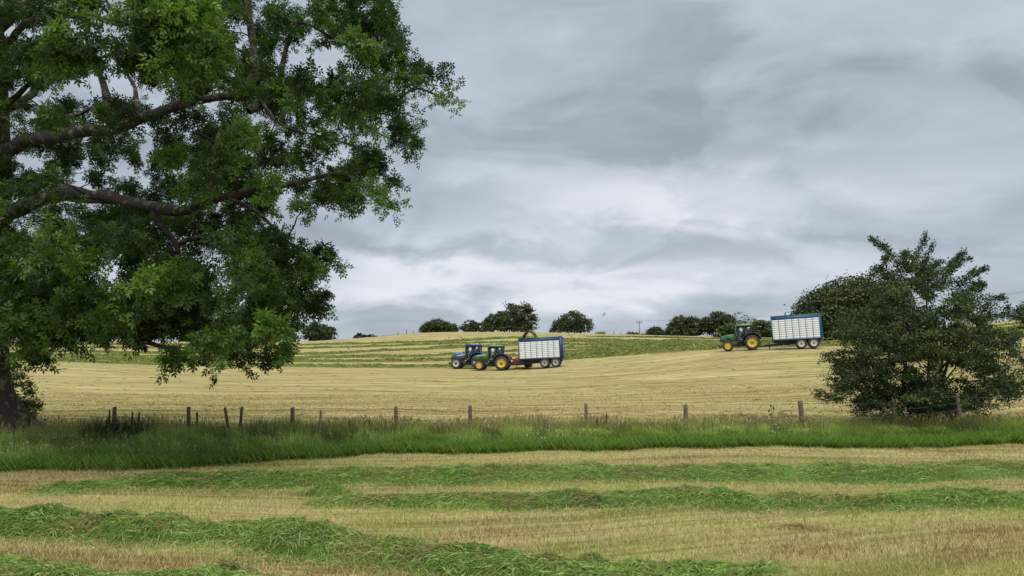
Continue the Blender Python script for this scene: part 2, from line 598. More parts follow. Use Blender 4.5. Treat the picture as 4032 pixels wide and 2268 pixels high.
M_GROUND = ground_mat()
M_ASH = leaf_mat('ash_leaf', 0.38)
M_HAW = leaf_mat('hawthorn_leaf', 0.25)
M_FAR = leaf_mat('distant_leaf', 0.2, 0.7)
M_GRASS = leaf_mat('grass_blade', 0.35, 0.6, spec=0.2)
M_STRAW = leaf_mat('straw_blade', 0.25, 0.8, tcol=(1.2, 1.15, 0.8), spec=0.15)
M_BARK = bark_mat('ash_bark', (0.012, 0.008, 0.006), (0.042, 0.030, 0.021), (0.17, 0.18, 0.105), 0.8, 5.5)
M_BARK2 = bark_mat('dark_bark', (0.014, 0.011, 0.008), (0.05, 0.042, 0.032), (0.12, 0.12, 0.09), 0.3, 4.0)
M_POST = bark_mat('weathered_post_wood', (0.09, 0.065, 0.04), (0.24, 0.18, 0.115), (0.26, 0.26, 0.20), 0.35, 6.0)
M_POSTG = bark_mat('grey_post_wood', (0.14, 0.125, 0.10), (0.30, 0.27, 0.22), (0.33, 0.33, 0.29), 0.4, 6.0)
M_WIRE = paint('fence_wire_steel', (0.33, 0.33, 0.33), 0.5, 0.6, dirt_amt=0.5)
M_CABLE = paint('grey_cable', (0.22, 0.22, 0.23), 0.6)
# ------------------------------------------------------------------ ground sheet
_e = np.array([hit(px, py) for px, py in ((-900, 1905), (0, 1862), (500, 1850), (1000, 1826), (1500, 1786), (2500, 1772), (3200, 1764), (4032, 1748), (4700, 1740))])
FENCE_Y = 23.0


def verge_front(X):
    """distance at which the mown strip ends and the uncut verge begins"""
    return np.interp(X, _e[:, 0], _e[:, 1]) + (fbm(X * 0.9, X * 0 + 4.2, 3) - 0.5) * 0.9 + (fbm(X * 5.0, X * 0 + 14.2, 2) - 0.5) * 0.55


def build_ground():
    Yl = np.concatenate([np.arange(-40, 6, 2.0), np.arange(6, 26, 0.25), np.arange(26, 110, 0.8), np.arange(110, 262, 2.0), np.arange(262, 600, 10.0), 600 * 1.12 ** np.arange(0, 18)])
    t = np.linspace(-1, 1, 201)
    Y = np.repeat(Yl[:, None], len(t), 1)
    X = t[None, :] * (14 + np.abs(Y) * 1.25)
    Z = ground(X, Y)
    n = len(t)
    i = np.arange(len(Yl) - 1)[:, None] * n
    j = np.arange(n - 1)[None, :]
    F = np.stack([i + j, i + j + 1, i + n + j + 1, i + n + j], -1).reshape(-1, 4)
    g = np.clip((Y - verge_front(X)) / 0.5, 0, 1) * np.clip((FENCE_Y + 1.6 + (fbm(X * .7, Y * .7) - .5) * 2 - Y) / 1.2, 0, 1)
    g = np.maximum(g, np.clip((Y - 400) / 100, 0, 1))
    C = np.zeros((X.size, 3))
    C[:, 0] = g.ravel()
    o = quads_obj('ground', np.stack([X, Y, Z], -1).reshape(-1, 3), F, M_GROUND, C, None, True)
    tag(o, 'rolling tan hay stubble ground of the mown fields', kind='structure')


build_ground()


# ------------------------------------------------------------------ blades
def lerp(a, b, t):
    t = np.asarray(t)[..., None]
    return np.asarray(a) * (1 - t) + np.asarray(b) * t


def blade_arrays(B, H, W, azim, lean, col, bend=0.6, tipcol=1.15):
    """tapered bent blades of two quads' worth: 5 points, a quad and a tip"""
    n = len(B)
    d = np.stack([np.cos(azim), np.sin(azim), np.zeros(n)], 1)
    s = np.stack([-np.sin(azim + rng.normal(0, 1.2, n)), np.cos(azim + rng.normal(0, 1.2, n)), np.zeros(n)], 1)
    m = B + d * (H * lean * 0.35)[:, None] + np.array([0, 0, 1.0]) * (H * np.sqrt(np.clip(1 - (lean * .35) ** 2, .05, 1)) * 0.55)[:, None]
    t = B + d * (H * lean)[:, None] + np.array([0, 0, 1.0]) * (H * np.clip(1 - bend * lean ** 2, 0.02, 1))[:, None]
    w = (W * 0.5)[:, None]
    V = np.stack([B - s * w, B + s * w, m + s * w * .8, m - s * w * .8, t], 1)
    k = np.arange(n)[:, None] * 5
    L = np.concatenate([k + np.array([[0, 1, 2, 3]]), k + np.array([[3, 2, 4]])], 1)
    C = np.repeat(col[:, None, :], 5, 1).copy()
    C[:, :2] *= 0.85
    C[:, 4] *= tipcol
    return V.reshape(-1, 3), L, C.reshape(-1, 3)


def blades_obj(name, parts, mat, parent=None):
    Vs, Ls, Cs, n, nb = [], [], [], 0, 0
    for V, L, C in parts:
        Vs.append(V)
        Ls.append(L + n)
        Cs.append(C)
        n += len(V)
        nb += len(L)
    L = np.concatenate(Ls)
    return arrays_obj(name, np.concatenate(Vs), L.ravel(), np.tile([4, 3], nb), mat, np.clip(np.concatenate(Cs), 0, 1), parent)


def tri_blades(B, H, W, lean, col):
    n = len(B)
    a = rng.random(n) * 6.283
    s = np.stack([np.cos(a), np.sin(a), np.zeros(n)], 1) * (W * 0.5)[:, None]
    b = rng.random(n) * 6.283
    t = B + np.stack([np.cos(b) * lean * H, np.sin(b) * lean * H, H], 1)
    V = np.stack([B - s, B + s, t], 1).reshape(-1, 3)
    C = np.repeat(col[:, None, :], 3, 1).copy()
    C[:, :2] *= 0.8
    return V, np.arange(3 * n).reshape(-1, 3), C.reshape(-1, 3)


# ------------------------------------------------------------------ windrows
NEAR_GREEN = ((0.115, 0.205, 0.040), (0.255, 0.385, 0.085), (0.45, 0.53, 0.20))


def windrow(name, px_path, width, height, label, group, near, strands, seed, cols=NEAR_GREEN, taper=(0.0, 0.0), lump=1.0):
    r = np.random.default_rng(seed)
    P = np.array([hit(x, y)[:2] for x, y in px_path])
    step = 0.10 if near else 0.45
    P, s = smooth_path(P, step)
    T = np.gradient(P, axis=0)
    T /= np.linalg.norm(T, axis=1, keepdims=True) + 1e-9
    N = np.stack([-T[:, 1], T[:, 0]], 1)
    L = s[-1]
    env = np.ones_like(s)
    if taper[0] > 0:
        env *= np.clip(s / taper[0], 0, 1) ** 0.8
    if taper[1] > 0:
        env *= np.clip((L - s) / taper[1], 0, 1) ** 0.8
    f = 0.8 if near else 0.16
    hv = height * env * (0.55 + 0.9 * lump * fbm(s * f, s * 0 + seed * 3.7, 3) ** 1.3 + 0.25 * (1 - lump))
    wv = width * (0.35 + 0.65 * env) * (0.78 + 0.44 * fbm(s * f * 1.3, s * 0 + seed * 1.9 + 50, 3))
    P = P + N * ((fbm(s * f * 0.7, s * 0 + seed + 90, 3) - 0.5) * width * 0.55)[:, None]
    m = 23 if near else 9
    u = np.linspace(-1, 1, m)
    prof = (1 - np.abs(u) ** 2.2) ** 0.85
    X = P[:, None, 0] + N[:, None, 0] * (wv[:, None] * 0.5 * u)
    Y = P[:, None, 1] + N[:, None, 1] * (wv[:, None] * 0.5 * u)
    rough = np.clip(fbm(X * (2.2 if near else 0.9), Y * (3.0 if near else 1.1), 4) * 1.7 - .35, 0, 1.3) if near else fbm(X * .9, Y * 1.1, 4)
    fine = fbm(X * 9 + 7, Y * 9, 3)
    lift = hv[:, None] * prof * (0.45 + 1.1 * rough + (0.30 * (fine - .5) if near else 0))
    Z = ground(X, Y) + lift - 0.03 * (1 - prof)
    n = m
    i = np.arange(len(s) - 1)[:, None] * n
    j = np.arange(n - 1)[None, :]
    F = np.stack([i + j, i + j + 1, i + n + j + 1, i + n + j], -1).reshape(-1, 4)
    tint = np.clip(fbm(X * 1.1 + 31, Y * 1.1, 3) * 1.6 - 0.4, 0, 1)
    C = lerp(cols[0], cols[1], tint) * (0.72 if near else 1.0)
    root = quads_obj(name, np.stack([X, Y, Z], -1).reshape(-1, 3), F, M_GRASS, C.reshape(-1, 3), None, True)
    tag(root, label, 'windrow', group)
    if strands:
        # loose cut strands lying along and across the heap
        k = int(strands)
        si = r.integers(0, len(s), k)
        uu = np.clip(r.normal(0, 0.60, k), -1.5, 1.5)
        wj = 0.5 * wv[si] * uu
        bx, by = P[si, 0] + N[si, 0] * wj + r.normal(0, step, k) * T[si, 0], P[si, 1] + N[si, 1] * wj + r.normal(0, step, k) * T[si, 1]
        ui = np.clip(np.round((uu + 1) / 2 * (m - 1)).astype(int), 0, m - 1)
        bz = Z[si, ui]
        ln = r.uniform(0.07, 0.27, k) if near else r.uniform(0.3, 0.6, k)
        ang = np.arctan2(T[si, 1], T[si, 0]) + np.where(r.random(k) < 0.5, 0, math.pi) + r.normal(0, 0.75, k) + 0.25
        wd = r.uniform(0.006, 0.011, k) if near else r.uniform(0.09, 0.18, k)
        d = np.stack([np.cos(ang), np.sin(ang)], 1)
        up = r.uniform(0.003, 0.045, k) * (1.0 if near else 2.0)
        sd = np.stack([-d[:, 1], d[:, 0]], 1) * (wd * 0.5)[:, None]

        def surf(x, y, zz):
            return zz

        A = np.stack([bx, by, bz + 0.004], 1)
        # follow the heap: sample its height half-way and at the end
        def heap(x, y):
            rel = np.stack([x - P[si, 0], y - P[si, 1]], 1)
            a = (rel * T[si]).sum(1)
            b = (rel * N[si]).sum(1)
            ii = np.clip(si + np.round(a / max(s[1] - s[0], 1e-6)).astype(int), 0, len(s) - 1)
            jj = np.clip(np.round((b / (0.5 * wv[ii]) + 1) / 2 * (m - 1)).astype(int), 0, m - 1)
            return np.where(np.abs(b) > 0.5 * wv[ii], ground(x, y), Z[ii, jj])
        mx, my = bx + d[:, 0] * ln * .5, by + d[:, 1] * ln * .5
        ex, ey = bx + d[:, 0] * ln, by + d[:, 1] * ln
        Mp = np.stack([mx, my, heap(mx, my) + up], 1)
        E = np.stack([ex, ey, heap(ex, ey) + up * r.uniform(-0.1, 0.9, k)], 1)
        s3 = np.concatenate([sd, r.normal(0, 0.3, (k, 1)) * wd[:, None]], 1)
        V = np.stack([A, Mp + s3, E, Mp - s3], 1)
        Lp = np.arange(4 * k)
        tn = np.clip(fbm(bx * 1.1 + 31, by * 1.1, 3) * 1.6 - 0.4 + r.normal(0, .25, k), 0, 1)
        c = lerp(cols[0], cols[1], tn) * r.uniform(0.75, 1.3, (k, 1))
        pale = r.random(k) < (0.30 if near else 0.3)
        c[pale] = np.array(cols[2]) * r.uniform(0.6, 1.05, (pale.sum(), 1))
        dry = r.random(k) < np.clip((fbm(bx * 1.6 + 77, by * 1.6, 3) - .55) * 5, 0.05, .5) * (1 if near else .3)
        c[dry] = np.array((0.34, 0.27, 0.13)) * r.uniform(.6, 1.1, (dry.sum(), 1))
        Cc = np.repeat(c[:, None, :], 4, 1).reshape(-1, 3)
        o = arrays_obj('cut_grass', V.reshape(-1, 3), Lp, np.full(k, 4), M_GRASS, np.clip(Cc, 0, 1), root)
        tag(o, kind='stuff')
    return root


GN = 'swaths of cut grass across the mown strip'
windrow('grass_windrow', [(150, 1936), (500, 1912), (1000, 1892), (1600, 1880), (2400, 1876), (3200, 1874), (4032, 1862), (4700, 1856)], 1.9, 0.14,
        'long broad swath of cut grass lying closest to the uncut verge', GN, True, 62000, 11, taper=(3.0, 0))
windrow('grass_windrow', [(1250, 1992), (1500, 1986), (2400, 1982), (3200, 1982), (4032, 1990), (4700, 1994)], 1.2, 0.115,
        'narrow straight swath of cut grass, second from the uncut verge', GN, True, 36000, 12, taper=(2.2, 0))
windrow('grass_windrow', [(-700, 2045), (-300, 2062), (0, 2082), (300, 2086), (700, 2104), (1000, 2132), (1400, 2182), (1700, 2216), (2100, 2258), (2500, 2304), (3000, 2345)], 1.05, 0.18,
        'lumpy winding swath of cut grass with three high heaps crossing the stubble', GN, True, 60000, 13)
windrow('grass_windrow', [(-700, 2215), (-300, 2242), (0, 2278), (300, 2306), (600, 2338), (900, 2375)], 0.8, 0.14,
        'short end of a cut grass swath before the lumpy winding one', GN, True, 18000, 14)
GS = 'small loose clumps of cut grass on the stubble'
windrow('grass_clump', [(1190, 1950), (1290, 1946), (1380, 1952)], 0.55, 0.16, 'thin loose wisp of cut grass between the two straight swaths', GS, True, 900, 15, taper=(.4, .4))
windrow('grass_clump', [(3080, 2084), (3140, 2082), (3210, 2086)], 0.30, 0.07, 'brown dried tuft lying alone on the open stubble', GS, True, 800, 16,
        cols=((0.34, 0.25, 0.13), (0.46, 0.36, 0.18), (0.52, 0.43, 0.23)), taper=(.3, .3))
windrow('grass_clump', [(180, 1932), (230, 1928), (285, 1930)], 0.45, 0.11, 'small green clump of cut grass at the thin end of the broad swath', GS, True, 600, 17, taper=(.3, .3))
windrow('grass_clump', [(2230, 2262), (2330, 2256), (2420, 2262)], 0.35, 0.16, 'small green clump of cut grass beside the end of the lumpy swath', GS, True, 600, 18, taper=(.2, .2))
windrow('grass_clump', [(800, 2262), (880, 2258), (960, 2264)], 0.35, 0.14, 'small tuft of cut grass between the lumpy swath and the short end', GS, True, 500, 19, taper=(.2, .2))

FAR_GREEN = ((0.135, 0.165, 0.040), (0.235, 0.262, 0.068), (0.44, 0.44, 0.17))
GF = 'rows of cut grass along the hillside'
FAR_ROWS = [
    ([(-700, 1362), (0, 1356), (500, 1358), (1000, 1362), (1300, 1358), (1740, 1347), (1940, 1336), (2043, 1333), (2222, 1337), (2400, 1340), (2800, 1345), (3300, 1340), (3600, 1322), (4032, 1276), (4700, 1255)], 1.9, 0.55,
     'highest long row of cut grass on the hillside, just under the crest stubble'),
    ([(-700, 1374), (0, 1368), (500, 1371), (1000, 1372), (1300, 1371), (1600, 1361), (1812, 1353), (2026, 1350), (2400, 1349), (2800, 1351), (3300, 1345), (3600, 1328), (4032, 1286), (4700, 1264)], 2.0, 0.55,
     'second row of cut grass down from the hill crest'),
    ([(-700, 1386), (0, 1382), (500, 1391), (1000, 1396), (1300, 1394), (1492, 1384), (1770, 1371), (2047, 1361), (2400, 1359), (2800, 1357), (3300, 1349), (3600, 1334), (4032, 1296), (4700, 1274)], 2.1, 0.6,
     'third row of cut grass down from the hill crest'),
    ([(-700, 1396), (0, 1396), (500, 1406), (1000, 1411), (1300, 1409), (1600, 1407), (1770, 1399), (2026, 1384), (2240, 1373), (2400, 1369), (2800, 1364), (3300, 1353), (3600, 1340), (4032, 1306), (4700, 1283)], 2.2, 0.6,
     'fourth row of cut grass down the hill, behind the tractor cabs'),
    ([(-700, 1404), (0, 1407), (500, 1419), (1000, 1425), (1300, 1424), (1600, 1423), (1770, 1420), (2026, 1404), (2240, 1390), (2400, 1381), (2800, 1371), (3300, 1357), (3600, 1345), (4032, 1316), (4700, 1291)], 2.3, 0.6,
     'fifth row of cut grass down the hill, level with the tractor bonnets'),
    ([(-700, 1412), (0, 1417), (500, 1433), (1000, 1443), (1300, 1446), (1600, 1447), (1770, 1446), (2026, 1436), (2240, 1414), (2400, 1402), (2600, 1388), (2800, 1376), (3300, 1360), (3600, 1350), (4032, 1327), (4700, 1301)], 3.0, 0.6,
     'widest row of cut grass edging the bare stubble, beside the working tractors'),
    ([(2050, 1428), (2240, 1405), (2420, 1392), (2600, 1379), (2780, 1371)], 3.2, 0.5,
     'extra row of cut grass between trailer tailgate and the tractor alone on the rise'),
    ([(2300, 1326), (2500, 1328), (2700, 1332), (2850, 1335), (3000, 1337), (3300, 1333)], 1.5, 0.4,
     'faint topmost row of cut grass by the power pole and hedge trees'),
]
for k, (path, w, h, lab) in enumerate(FAR_ROWS):
    windrow('grass_windrow', path, w * .70, h * .66, lab, GF, False, 6500, 30 + k, cols=FAR_GREEN, taper=(6, 6) if k > 5 else (0, 0), lump=0.8)


# ------------------------------------------------------------------ stubble (stuff)
def stubble():
    n = 200000
    u = rng.random(n)
    Y = 6.3 * (23.5 / 6.3) ** u
    X = (rng.random(n) * 2 - 1) * (Y * 0.74 + 0.6)
    ok = Y < verge_front(X) + 0.2
    X, Y = X[ok], Y[ok]
    n = len(X)
    pt = fbm(X * 0.55, Y * 0.9, 4) * .75 + fbm(X * 2.1 + 8, Y * 2.6, 3) * .25 + .10 * np.clip((X - 1) / 5, -.4, 1) * np.clip((13 - Y) / 5, 0, 1)
    c = lerp((0.46, 0.395, 0.185), (0.68, 0.605, 0.30), rng.random(n))
    g = np.clip((pt - 0.44) * 6, 0, 1) * 0.85
    gm = rng.random(n) < g
    c[gm] = lerp((0.30, 0.36, 0.085), (0.52, 0.55, 0.18), rng.random(gm.sum()))
    br = rng.random(n) < np.clip((0.47 - pt) * 5, 0, 0.6)
    c[br] = lerp((0.27, 0.18, 0.08), (0.42, 0.30, 0.15), rng.random(br.sum()))
    H = rng.uniform(0.035, 0.085, n)
    B = np.stack([X, Y, ground(X, Y) - 0.004], 1)
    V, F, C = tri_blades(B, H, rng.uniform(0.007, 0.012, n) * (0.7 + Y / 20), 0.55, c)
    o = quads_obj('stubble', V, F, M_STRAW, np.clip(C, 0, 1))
    tag(o, 'short dry stubble with green regrowth between the swaths', 'stubble', kind='stuff')
    # the larger field beyond the fence
    n = 42000
    Y = 24.5 * (48.0 / 24.5) ** rng.random(n)
    X = (rng.random(n) * 2 - 1) * (Y * 0.76)
    pt = fbm(X * 0.03 + 5, Y * 0.4, 4)
    c = lerp((0.42, 0.32, 0.15), (0.67, 0.55, 0.27), np.clip(fbm(X * .05, Y * .9 + 30, 3) * 2.2 - .6 + rng.normal(0, .12, n), 0, 1))
    gm = rng.random(n) < np.clip((pt - 0.5) * 5, 0, .7)
    c[gm] = lerp((0.36, 0.36, 0.10), (0.50, 0.47, 0.17), rng.random(gm.sum()))
    B = np.stack([X, Y, ground(X, Y) - 0.005], 1)
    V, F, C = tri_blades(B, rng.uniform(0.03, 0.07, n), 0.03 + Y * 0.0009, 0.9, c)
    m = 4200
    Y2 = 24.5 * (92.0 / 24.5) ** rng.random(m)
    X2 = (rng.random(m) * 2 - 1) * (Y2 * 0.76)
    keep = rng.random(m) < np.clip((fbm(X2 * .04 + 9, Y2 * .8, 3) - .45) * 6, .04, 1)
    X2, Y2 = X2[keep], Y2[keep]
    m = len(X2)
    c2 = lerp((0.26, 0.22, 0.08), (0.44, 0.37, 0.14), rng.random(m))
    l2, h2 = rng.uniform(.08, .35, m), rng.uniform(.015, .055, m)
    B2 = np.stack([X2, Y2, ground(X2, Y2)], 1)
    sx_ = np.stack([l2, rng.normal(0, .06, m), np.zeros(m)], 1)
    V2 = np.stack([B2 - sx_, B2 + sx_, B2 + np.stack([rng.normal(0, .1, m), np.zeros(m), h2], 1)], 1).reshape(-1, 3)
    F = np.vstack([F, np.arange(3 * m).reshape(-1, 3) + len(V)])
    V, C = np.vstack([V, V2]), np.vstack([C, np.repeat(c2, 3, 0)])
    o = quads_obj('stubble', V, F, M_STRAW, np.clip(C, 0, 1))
    tag(o, 'pale straw stubble covering the large field beyond the wire fence', 'stubble', kind='stuff')


stubble()


# ------------------------------------------------------------------ uncut verge (stuff)
def verge():
    n = 118000
    X = (rng.random(n) * 2 - 1) * 18.5
    yf = verge_front(X)
    v = rng.random(n) ** 0.9
    Y = yf - 0.1 + v * (FENCE_Y + 1.1 - yf)
    px = 2016 + FPX * X / Y
    clump = fbm(X * 0.8, Y * 0.8, 4)
    fine = fbm(X * 3.1 + 9, Y * 3.1, 3)
    left = np.clip((-3.0 - X) / 5, 0, 1)
    back = np.clip((v - 0.55) / 0.45, 0, 1)
    tus = np.clip(fbm(X * 1.9 + 60, Y * 2.3, 3) * 2.2 - .6, 0, 1)
    H = (0.10 + 0.20 * clump + 0.32 * tus + 0.06 * back + 0.10 * rng.random(n)) * (0.55 + 0.45 * np.clip(v / 0.25, 0, 1))
    front_c = lerp((0.065, 0.155, 0.024), (0.13, 0.25, 0.038), fine)
    mid_c = lerp((0.15, 0.25, 0.040), (0.31, 0.40, 0.080), np.clip(fine * 1.4 - .2, 0, 1))
    back_c = lerp((0.150, 0.200, 0.055), (0.300, 0.280, 0.115), rng.random(n))
    c = front_c + (mid_c - front_c) * np.clip((v - 0.12) / 0.3, 0, 1)[:, None]
    c = c + (back_c - c) * (np.clip((v - 0.42 - .3 * (fbm(X * .35 + 70, X * 0 + 2, 2) - .5)) / 0.3, 0, 1) * 0.8)[:, None]
    stalk = rng.random(n) < 0.10
    c[stalk] = lerp((0.17, 0.15, 0.07), (0.33, 0.29, 0.14), rng.random(stalk.sum()))
    H = np.where(stalk, H * 1.25, H)
    dull = lerp((0.15, 0.25, 0.055), (0.30, 0.37, 0.13), fine)
    c = c + (dull - c) * (left * 0.7 * np.clip(1.2 - v, 0, 1))[:, None]
    c *= (rng.uniform(0.7, 1.3, n) * (0.5 + 0.95 * tus))[:, None]
    azim = math.pi + (fbm(X * .9 + 11, Y * .9 + 4, 3) - .5) * 7 + rng.normal(0, .6, n)
    lean = np.clip(rng.normal(0.35, 0.2, n) + 0.9 * np.clip(fbm(X * 1.1 + 40, Y * 1.3, 3) * 2 - .75, 0, 1) * (v < .6), 0.05, 1.15)
    B = np.stack([X, Y, ground(X, Y) - 0.01], 1)
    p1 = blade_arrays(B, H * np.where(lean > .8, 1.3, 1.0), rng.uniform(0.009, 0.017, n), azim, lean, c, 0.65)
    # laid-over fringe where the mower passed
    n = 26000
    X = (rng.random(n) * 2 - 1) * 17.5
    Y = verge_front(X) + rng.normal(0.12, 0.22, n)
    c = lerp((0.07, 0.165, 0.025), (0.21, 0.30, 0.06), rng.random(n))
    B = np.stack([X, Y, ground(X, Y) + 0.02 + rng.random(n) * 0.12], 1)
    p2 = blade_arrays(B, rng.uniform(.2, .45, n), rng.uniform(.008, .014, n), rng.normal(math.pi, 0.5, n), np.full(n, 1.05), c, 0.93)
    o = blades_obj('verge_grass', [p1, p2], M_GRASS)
    tag(o, 'uncut lush green grass verge in front of the wire fence', 'grass', kind='stuff')
    # flowering grass heads and stems
    n = 15000
    X = (rng.random(n) * 2 - 1) * 18
    yf = verge_front(X)
    v = 1 - np.abs(rng.normal(0, 0.27, n))
    Y = yf + v * (FENCE_Y + 0.8 - yf)
    dens = fbm(X * 0.5 + 3, Y * 0.2, 3)
    ok = (rng.random(n) < np.clip((dens - 0.30) * 3.0, 0.1, 1)) & (Y > yf)
    X, Y, dens = X[ok], Y[ok], dens[ok]
    n = len(X)
    H = rng.uniform(0.30, 0.64, n) * (0.55 + 0.9 * dens)
    B = np.stack([X, Y, ground(X, Y)], 1)
    a = rng.random(n) * 6.283
    lean = rng.uniform(.05, .3, n)
    stem = lerp((0.22, 0.26, 0.09), (0.38, 0.35, 0.16), rng.random(n))
    p1 = blade_arrays(B, H, np.full(n, 0.007), a, lean, stem, 0.6)
    top = B + np.stack([np.cos(a) * H * lean * .9, np.sin(a) * H * lean * .9, H * .93], 1)
    head = lerp((0.22, 0.19, 0.08), (0.42, 0.35, 0.17), rng.random(n))
    p2 = blade_arrays(top - np.array([0, 0, .05]), rng.uniform(.07, .14, n), rng.uniform(.016, .03, n), a, lean * 1.5, head, 0.4)
    o = blades_obj('seed_head_grass', [p1, p2], M_STRAW)
    tag(o, 'brownish flowering grass heads standing along the wire fence', 'grass', kind='stuff')


verge()


def leafy_stems(name, centres, heights, leafcol, label, cat, kind, leaf=0.09, leaves=16, droop=0.2, spread=0.5, group=None, mat=None):
    """upright weeds: a stem and pairs of broad pointed leaves"""
    Vs, Ls, Ss, Cs, n = [], [], [], [], 0
    for (x, y), h in zip(centres, heights):
        z = float(ground(x, y))
        lean = rng.normal(0, 0.08, 2)
        for q in range(leaves):
            f = (q + 0.5) / leaves
            b = np.array([x + lean[0] * h * f, y + lean[1] * h * f, z + h * (0.12 + 0.88 * f)])
            a = q * 2.4 + rng.random() * .8
            l = leaf * (1.25 - 0.8 * f) * rng.uniform(.8, 1.2)
            d = np.array([math.cos(a), math.sin(a), 0.35 - droop - 0.2 * rng.random()])
            s = np.array([-math.sin(a), math.cos(a), 0]) * l * 0.28
            mid = b + d * l * 0.5
            Vs += [b, mid + s, b + d * l - np.array([0, 0, droop * l]), mid - s]
            Ls += [n, n + 1, n + 2, n + 3]
            Ss.append(4)
            cc = np.array(leafcol) * rng.uniform(.7, 1.3)
            Cs += [cc * .85, cc, cc * 1.1, cc]
            n += 4
        w = 0.006
        t = np.array([x + lean[0] * h, y + lean[1] * h, z + h])
        g = np.array([x, y, z])
        for ax in (np.array([w, 0, 0]), np.array([0, w, 0])):
            Vs += [g - ax, g + ax, t + ax * .5, t - ax * .5]
            Ls += [n, n + 1, n + 2, n + 3]
            Ss.append(4)
            Cs += [np.array(leafcol) * .8] * 4
            n += 4
    o = arrays_obj(name, np.array(Vs), np.array(Ls), np.array(Ss), mat or M_GRASS, np.clip(np.array(Cs), 0, 1))
    return tag(o, label, cat, group, kind)


def patch(px0, px1, y0, y1, n):
    out = []
    for _ in range(n):
        Y = random.uniform(y0, y1)
        out.append((at(random.triangular(px0, px1, (px0 + px1) / 2), 1650, Y)[0], Y))
    return out


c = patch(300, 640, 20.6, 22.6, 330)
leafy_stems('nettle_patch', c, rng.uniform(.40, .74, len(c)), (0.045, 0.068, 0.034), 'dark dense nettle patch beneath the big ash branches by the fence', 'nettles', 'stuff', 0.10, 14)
c = patch(650, 1750, 20.6, 23.2, 520) + patch(1900, 3300, 20.8, 22.6, 130) + patch(-100, 300, 19, 22, 70) + patch(2500, 2800, 21.5, 22.8, 30) + patch(3600, 4100, 21.5, 22.8, 160)
leafy_stems('verge_weeds', c, rng.uniform(.32, .62, len(c)), (0.12, 0.20, 0.065), 'mixed leafy weeds growing through the long fence-side grass', 'weeds', 'stuff', 0.10, 12)
c = patch(-300, 1200, 16.8, 20.6, 700)
leafy_stems('verge_herbs', c, rng.uniform(.22, .46, len(c)), (0.22, 0.28, 0.13), 'dull low herbs in the shaded verge under the ash tree', 'weeds', 'stuff', 0.085, 9)


def flowers():
    """flat white umbels and small white flowers"""
    Vs, F, n = [], [], 0
    pts = patch(-100, 1100, 16.5, 20.5, 110) + patch(2000, 2400, 19.6, 21.2, 16) + patch(2700, 3400, 19.6, 21.2, 10)
    for x, y in pts:
        z = float(ground(x, y)) + random.uniform(.33, .52)
        r_ = random.uniform(.006, .016)
        for q in range(5):
            a = q * 1.257 + random.random()
            ox, oy = x + math.cos(a) * r_, y + math.sin(a) * r_
            e = r_ * .6
            zz = z + random.uniform(-.01, .01)
            Vs += [(ox - e, oy - e, zz), (ox + e, oy - e, zz + .004), (ox + e, oy + e, zz + .012), (ox - e, oy + e, zz + .008)]
            F.append((n, n + 1, n + 2, n + 3))
            n += 4
    o = quads_obj('white_wildflowers', np.array(Vs), np.array(F), M_GRASS, np.tile([0.55, 0.56, 0.50], (n, 1)))
    tag(o, 'tiny scattered white wildflowers in the uncut verge', 'wildflowers', kind='stuff')


flowers()

# single tall weeds one can pick out
for px, py, top, lab in ((3038, 1665, 1597, 'lone tall thistle with dark heads between two fence posts'),):
    p = at(px, py, 22.4)
    z = float(ground(p[0], 22.4))
    root = empty('thistle', (p[0], 22.4, z))
    tag(root, lab, 'thistle')
    h = at(px, top, 22.4)[2] - z
    st = MB().tube([(0, 0, 0), (.02, 0, h * .5), (0, 0, h * .96)], [.009, .007, .005], 5)
    st.tube([(.015, 0, h * .7), (.07, 0, h * .82), (.08, 0, h * .9)], [.005, .004, .004], 5)
    st.tube([(.01, 0, h * .62), (-.06, .01, h * .76), (-.065, .01, h * .82)], [.005, .004, .004], 5)
    M_WEED = paint('thistle_green', (0.06, 0.09, 0.04), 0.8, dirt_amt=.2)
    M_THISTLE = paint('thistle_head_purple', (0.075, 0.035, 0.06), 0.8, dirt_amt=.3)
    st.build('stem', M_WEED, root)
    for hx, hz in ((0, h), (.08, h * .93), (-.065, h * .85)):
        MB().loft([[(hx + r_ * math.cos(a), r_ * math.sin(a), hz + zz) for a in np.linspace(0, 6.283, 9)[:-1]] for r_, zz in ((.008, -.05), (.026, -.03), (.022, 0), (.03, .02), (.012, .03))]).build('flower_head', M_THISTLE, root)
    for q in range(8):
        a, zz = q * 2.2, h * (.15 + .08 * q)
        l = .13 - .008 * q
        d, s_ = (math.cos(a), math.sin(a)), (-math.sin(a), math.cos(a))
        MB().add([(0, 0, zz), (d[0] * l * .4 + s_[0] * .03, d[1] * l * .4 + s_[1] * .03, zz + .04), (d[0] * l, d[1] * l, zz), (d[0] * l * .4 - s_[0] * .03, d[1] * l * .4 - s_[1] * .03, zz + .04)], [(0, 1, 2), (0, 2, 3)]).build('leaf', M_WEED, root)
M_DOCK = paint('dock_brown', (0.11, 0.06, 0.035), 0.9, dirt_amt=.3)
DK = [(2388, 1628, 22.3, 'tallest rusty dock stalk beside a fence post'), (2352, 1648, 22.2, 'shorter rusty dock stalk close to the tallest one'), (1456, 1650, 22.2, 'dark dock stalk at the edge of the weeds before a fence post'),
      (1376, 1658, 22.0, 'stubby dark dock stalk among leafy weeds'), (432, 1612, 21.6, 'dark spike rising over the nettle patch beside a post'), (522, 1622, 21.6, 'straight dark spike over the middle of the nettle patch'), (548, 1622, 21.7, 'bent dark spike over the nettle patch')]
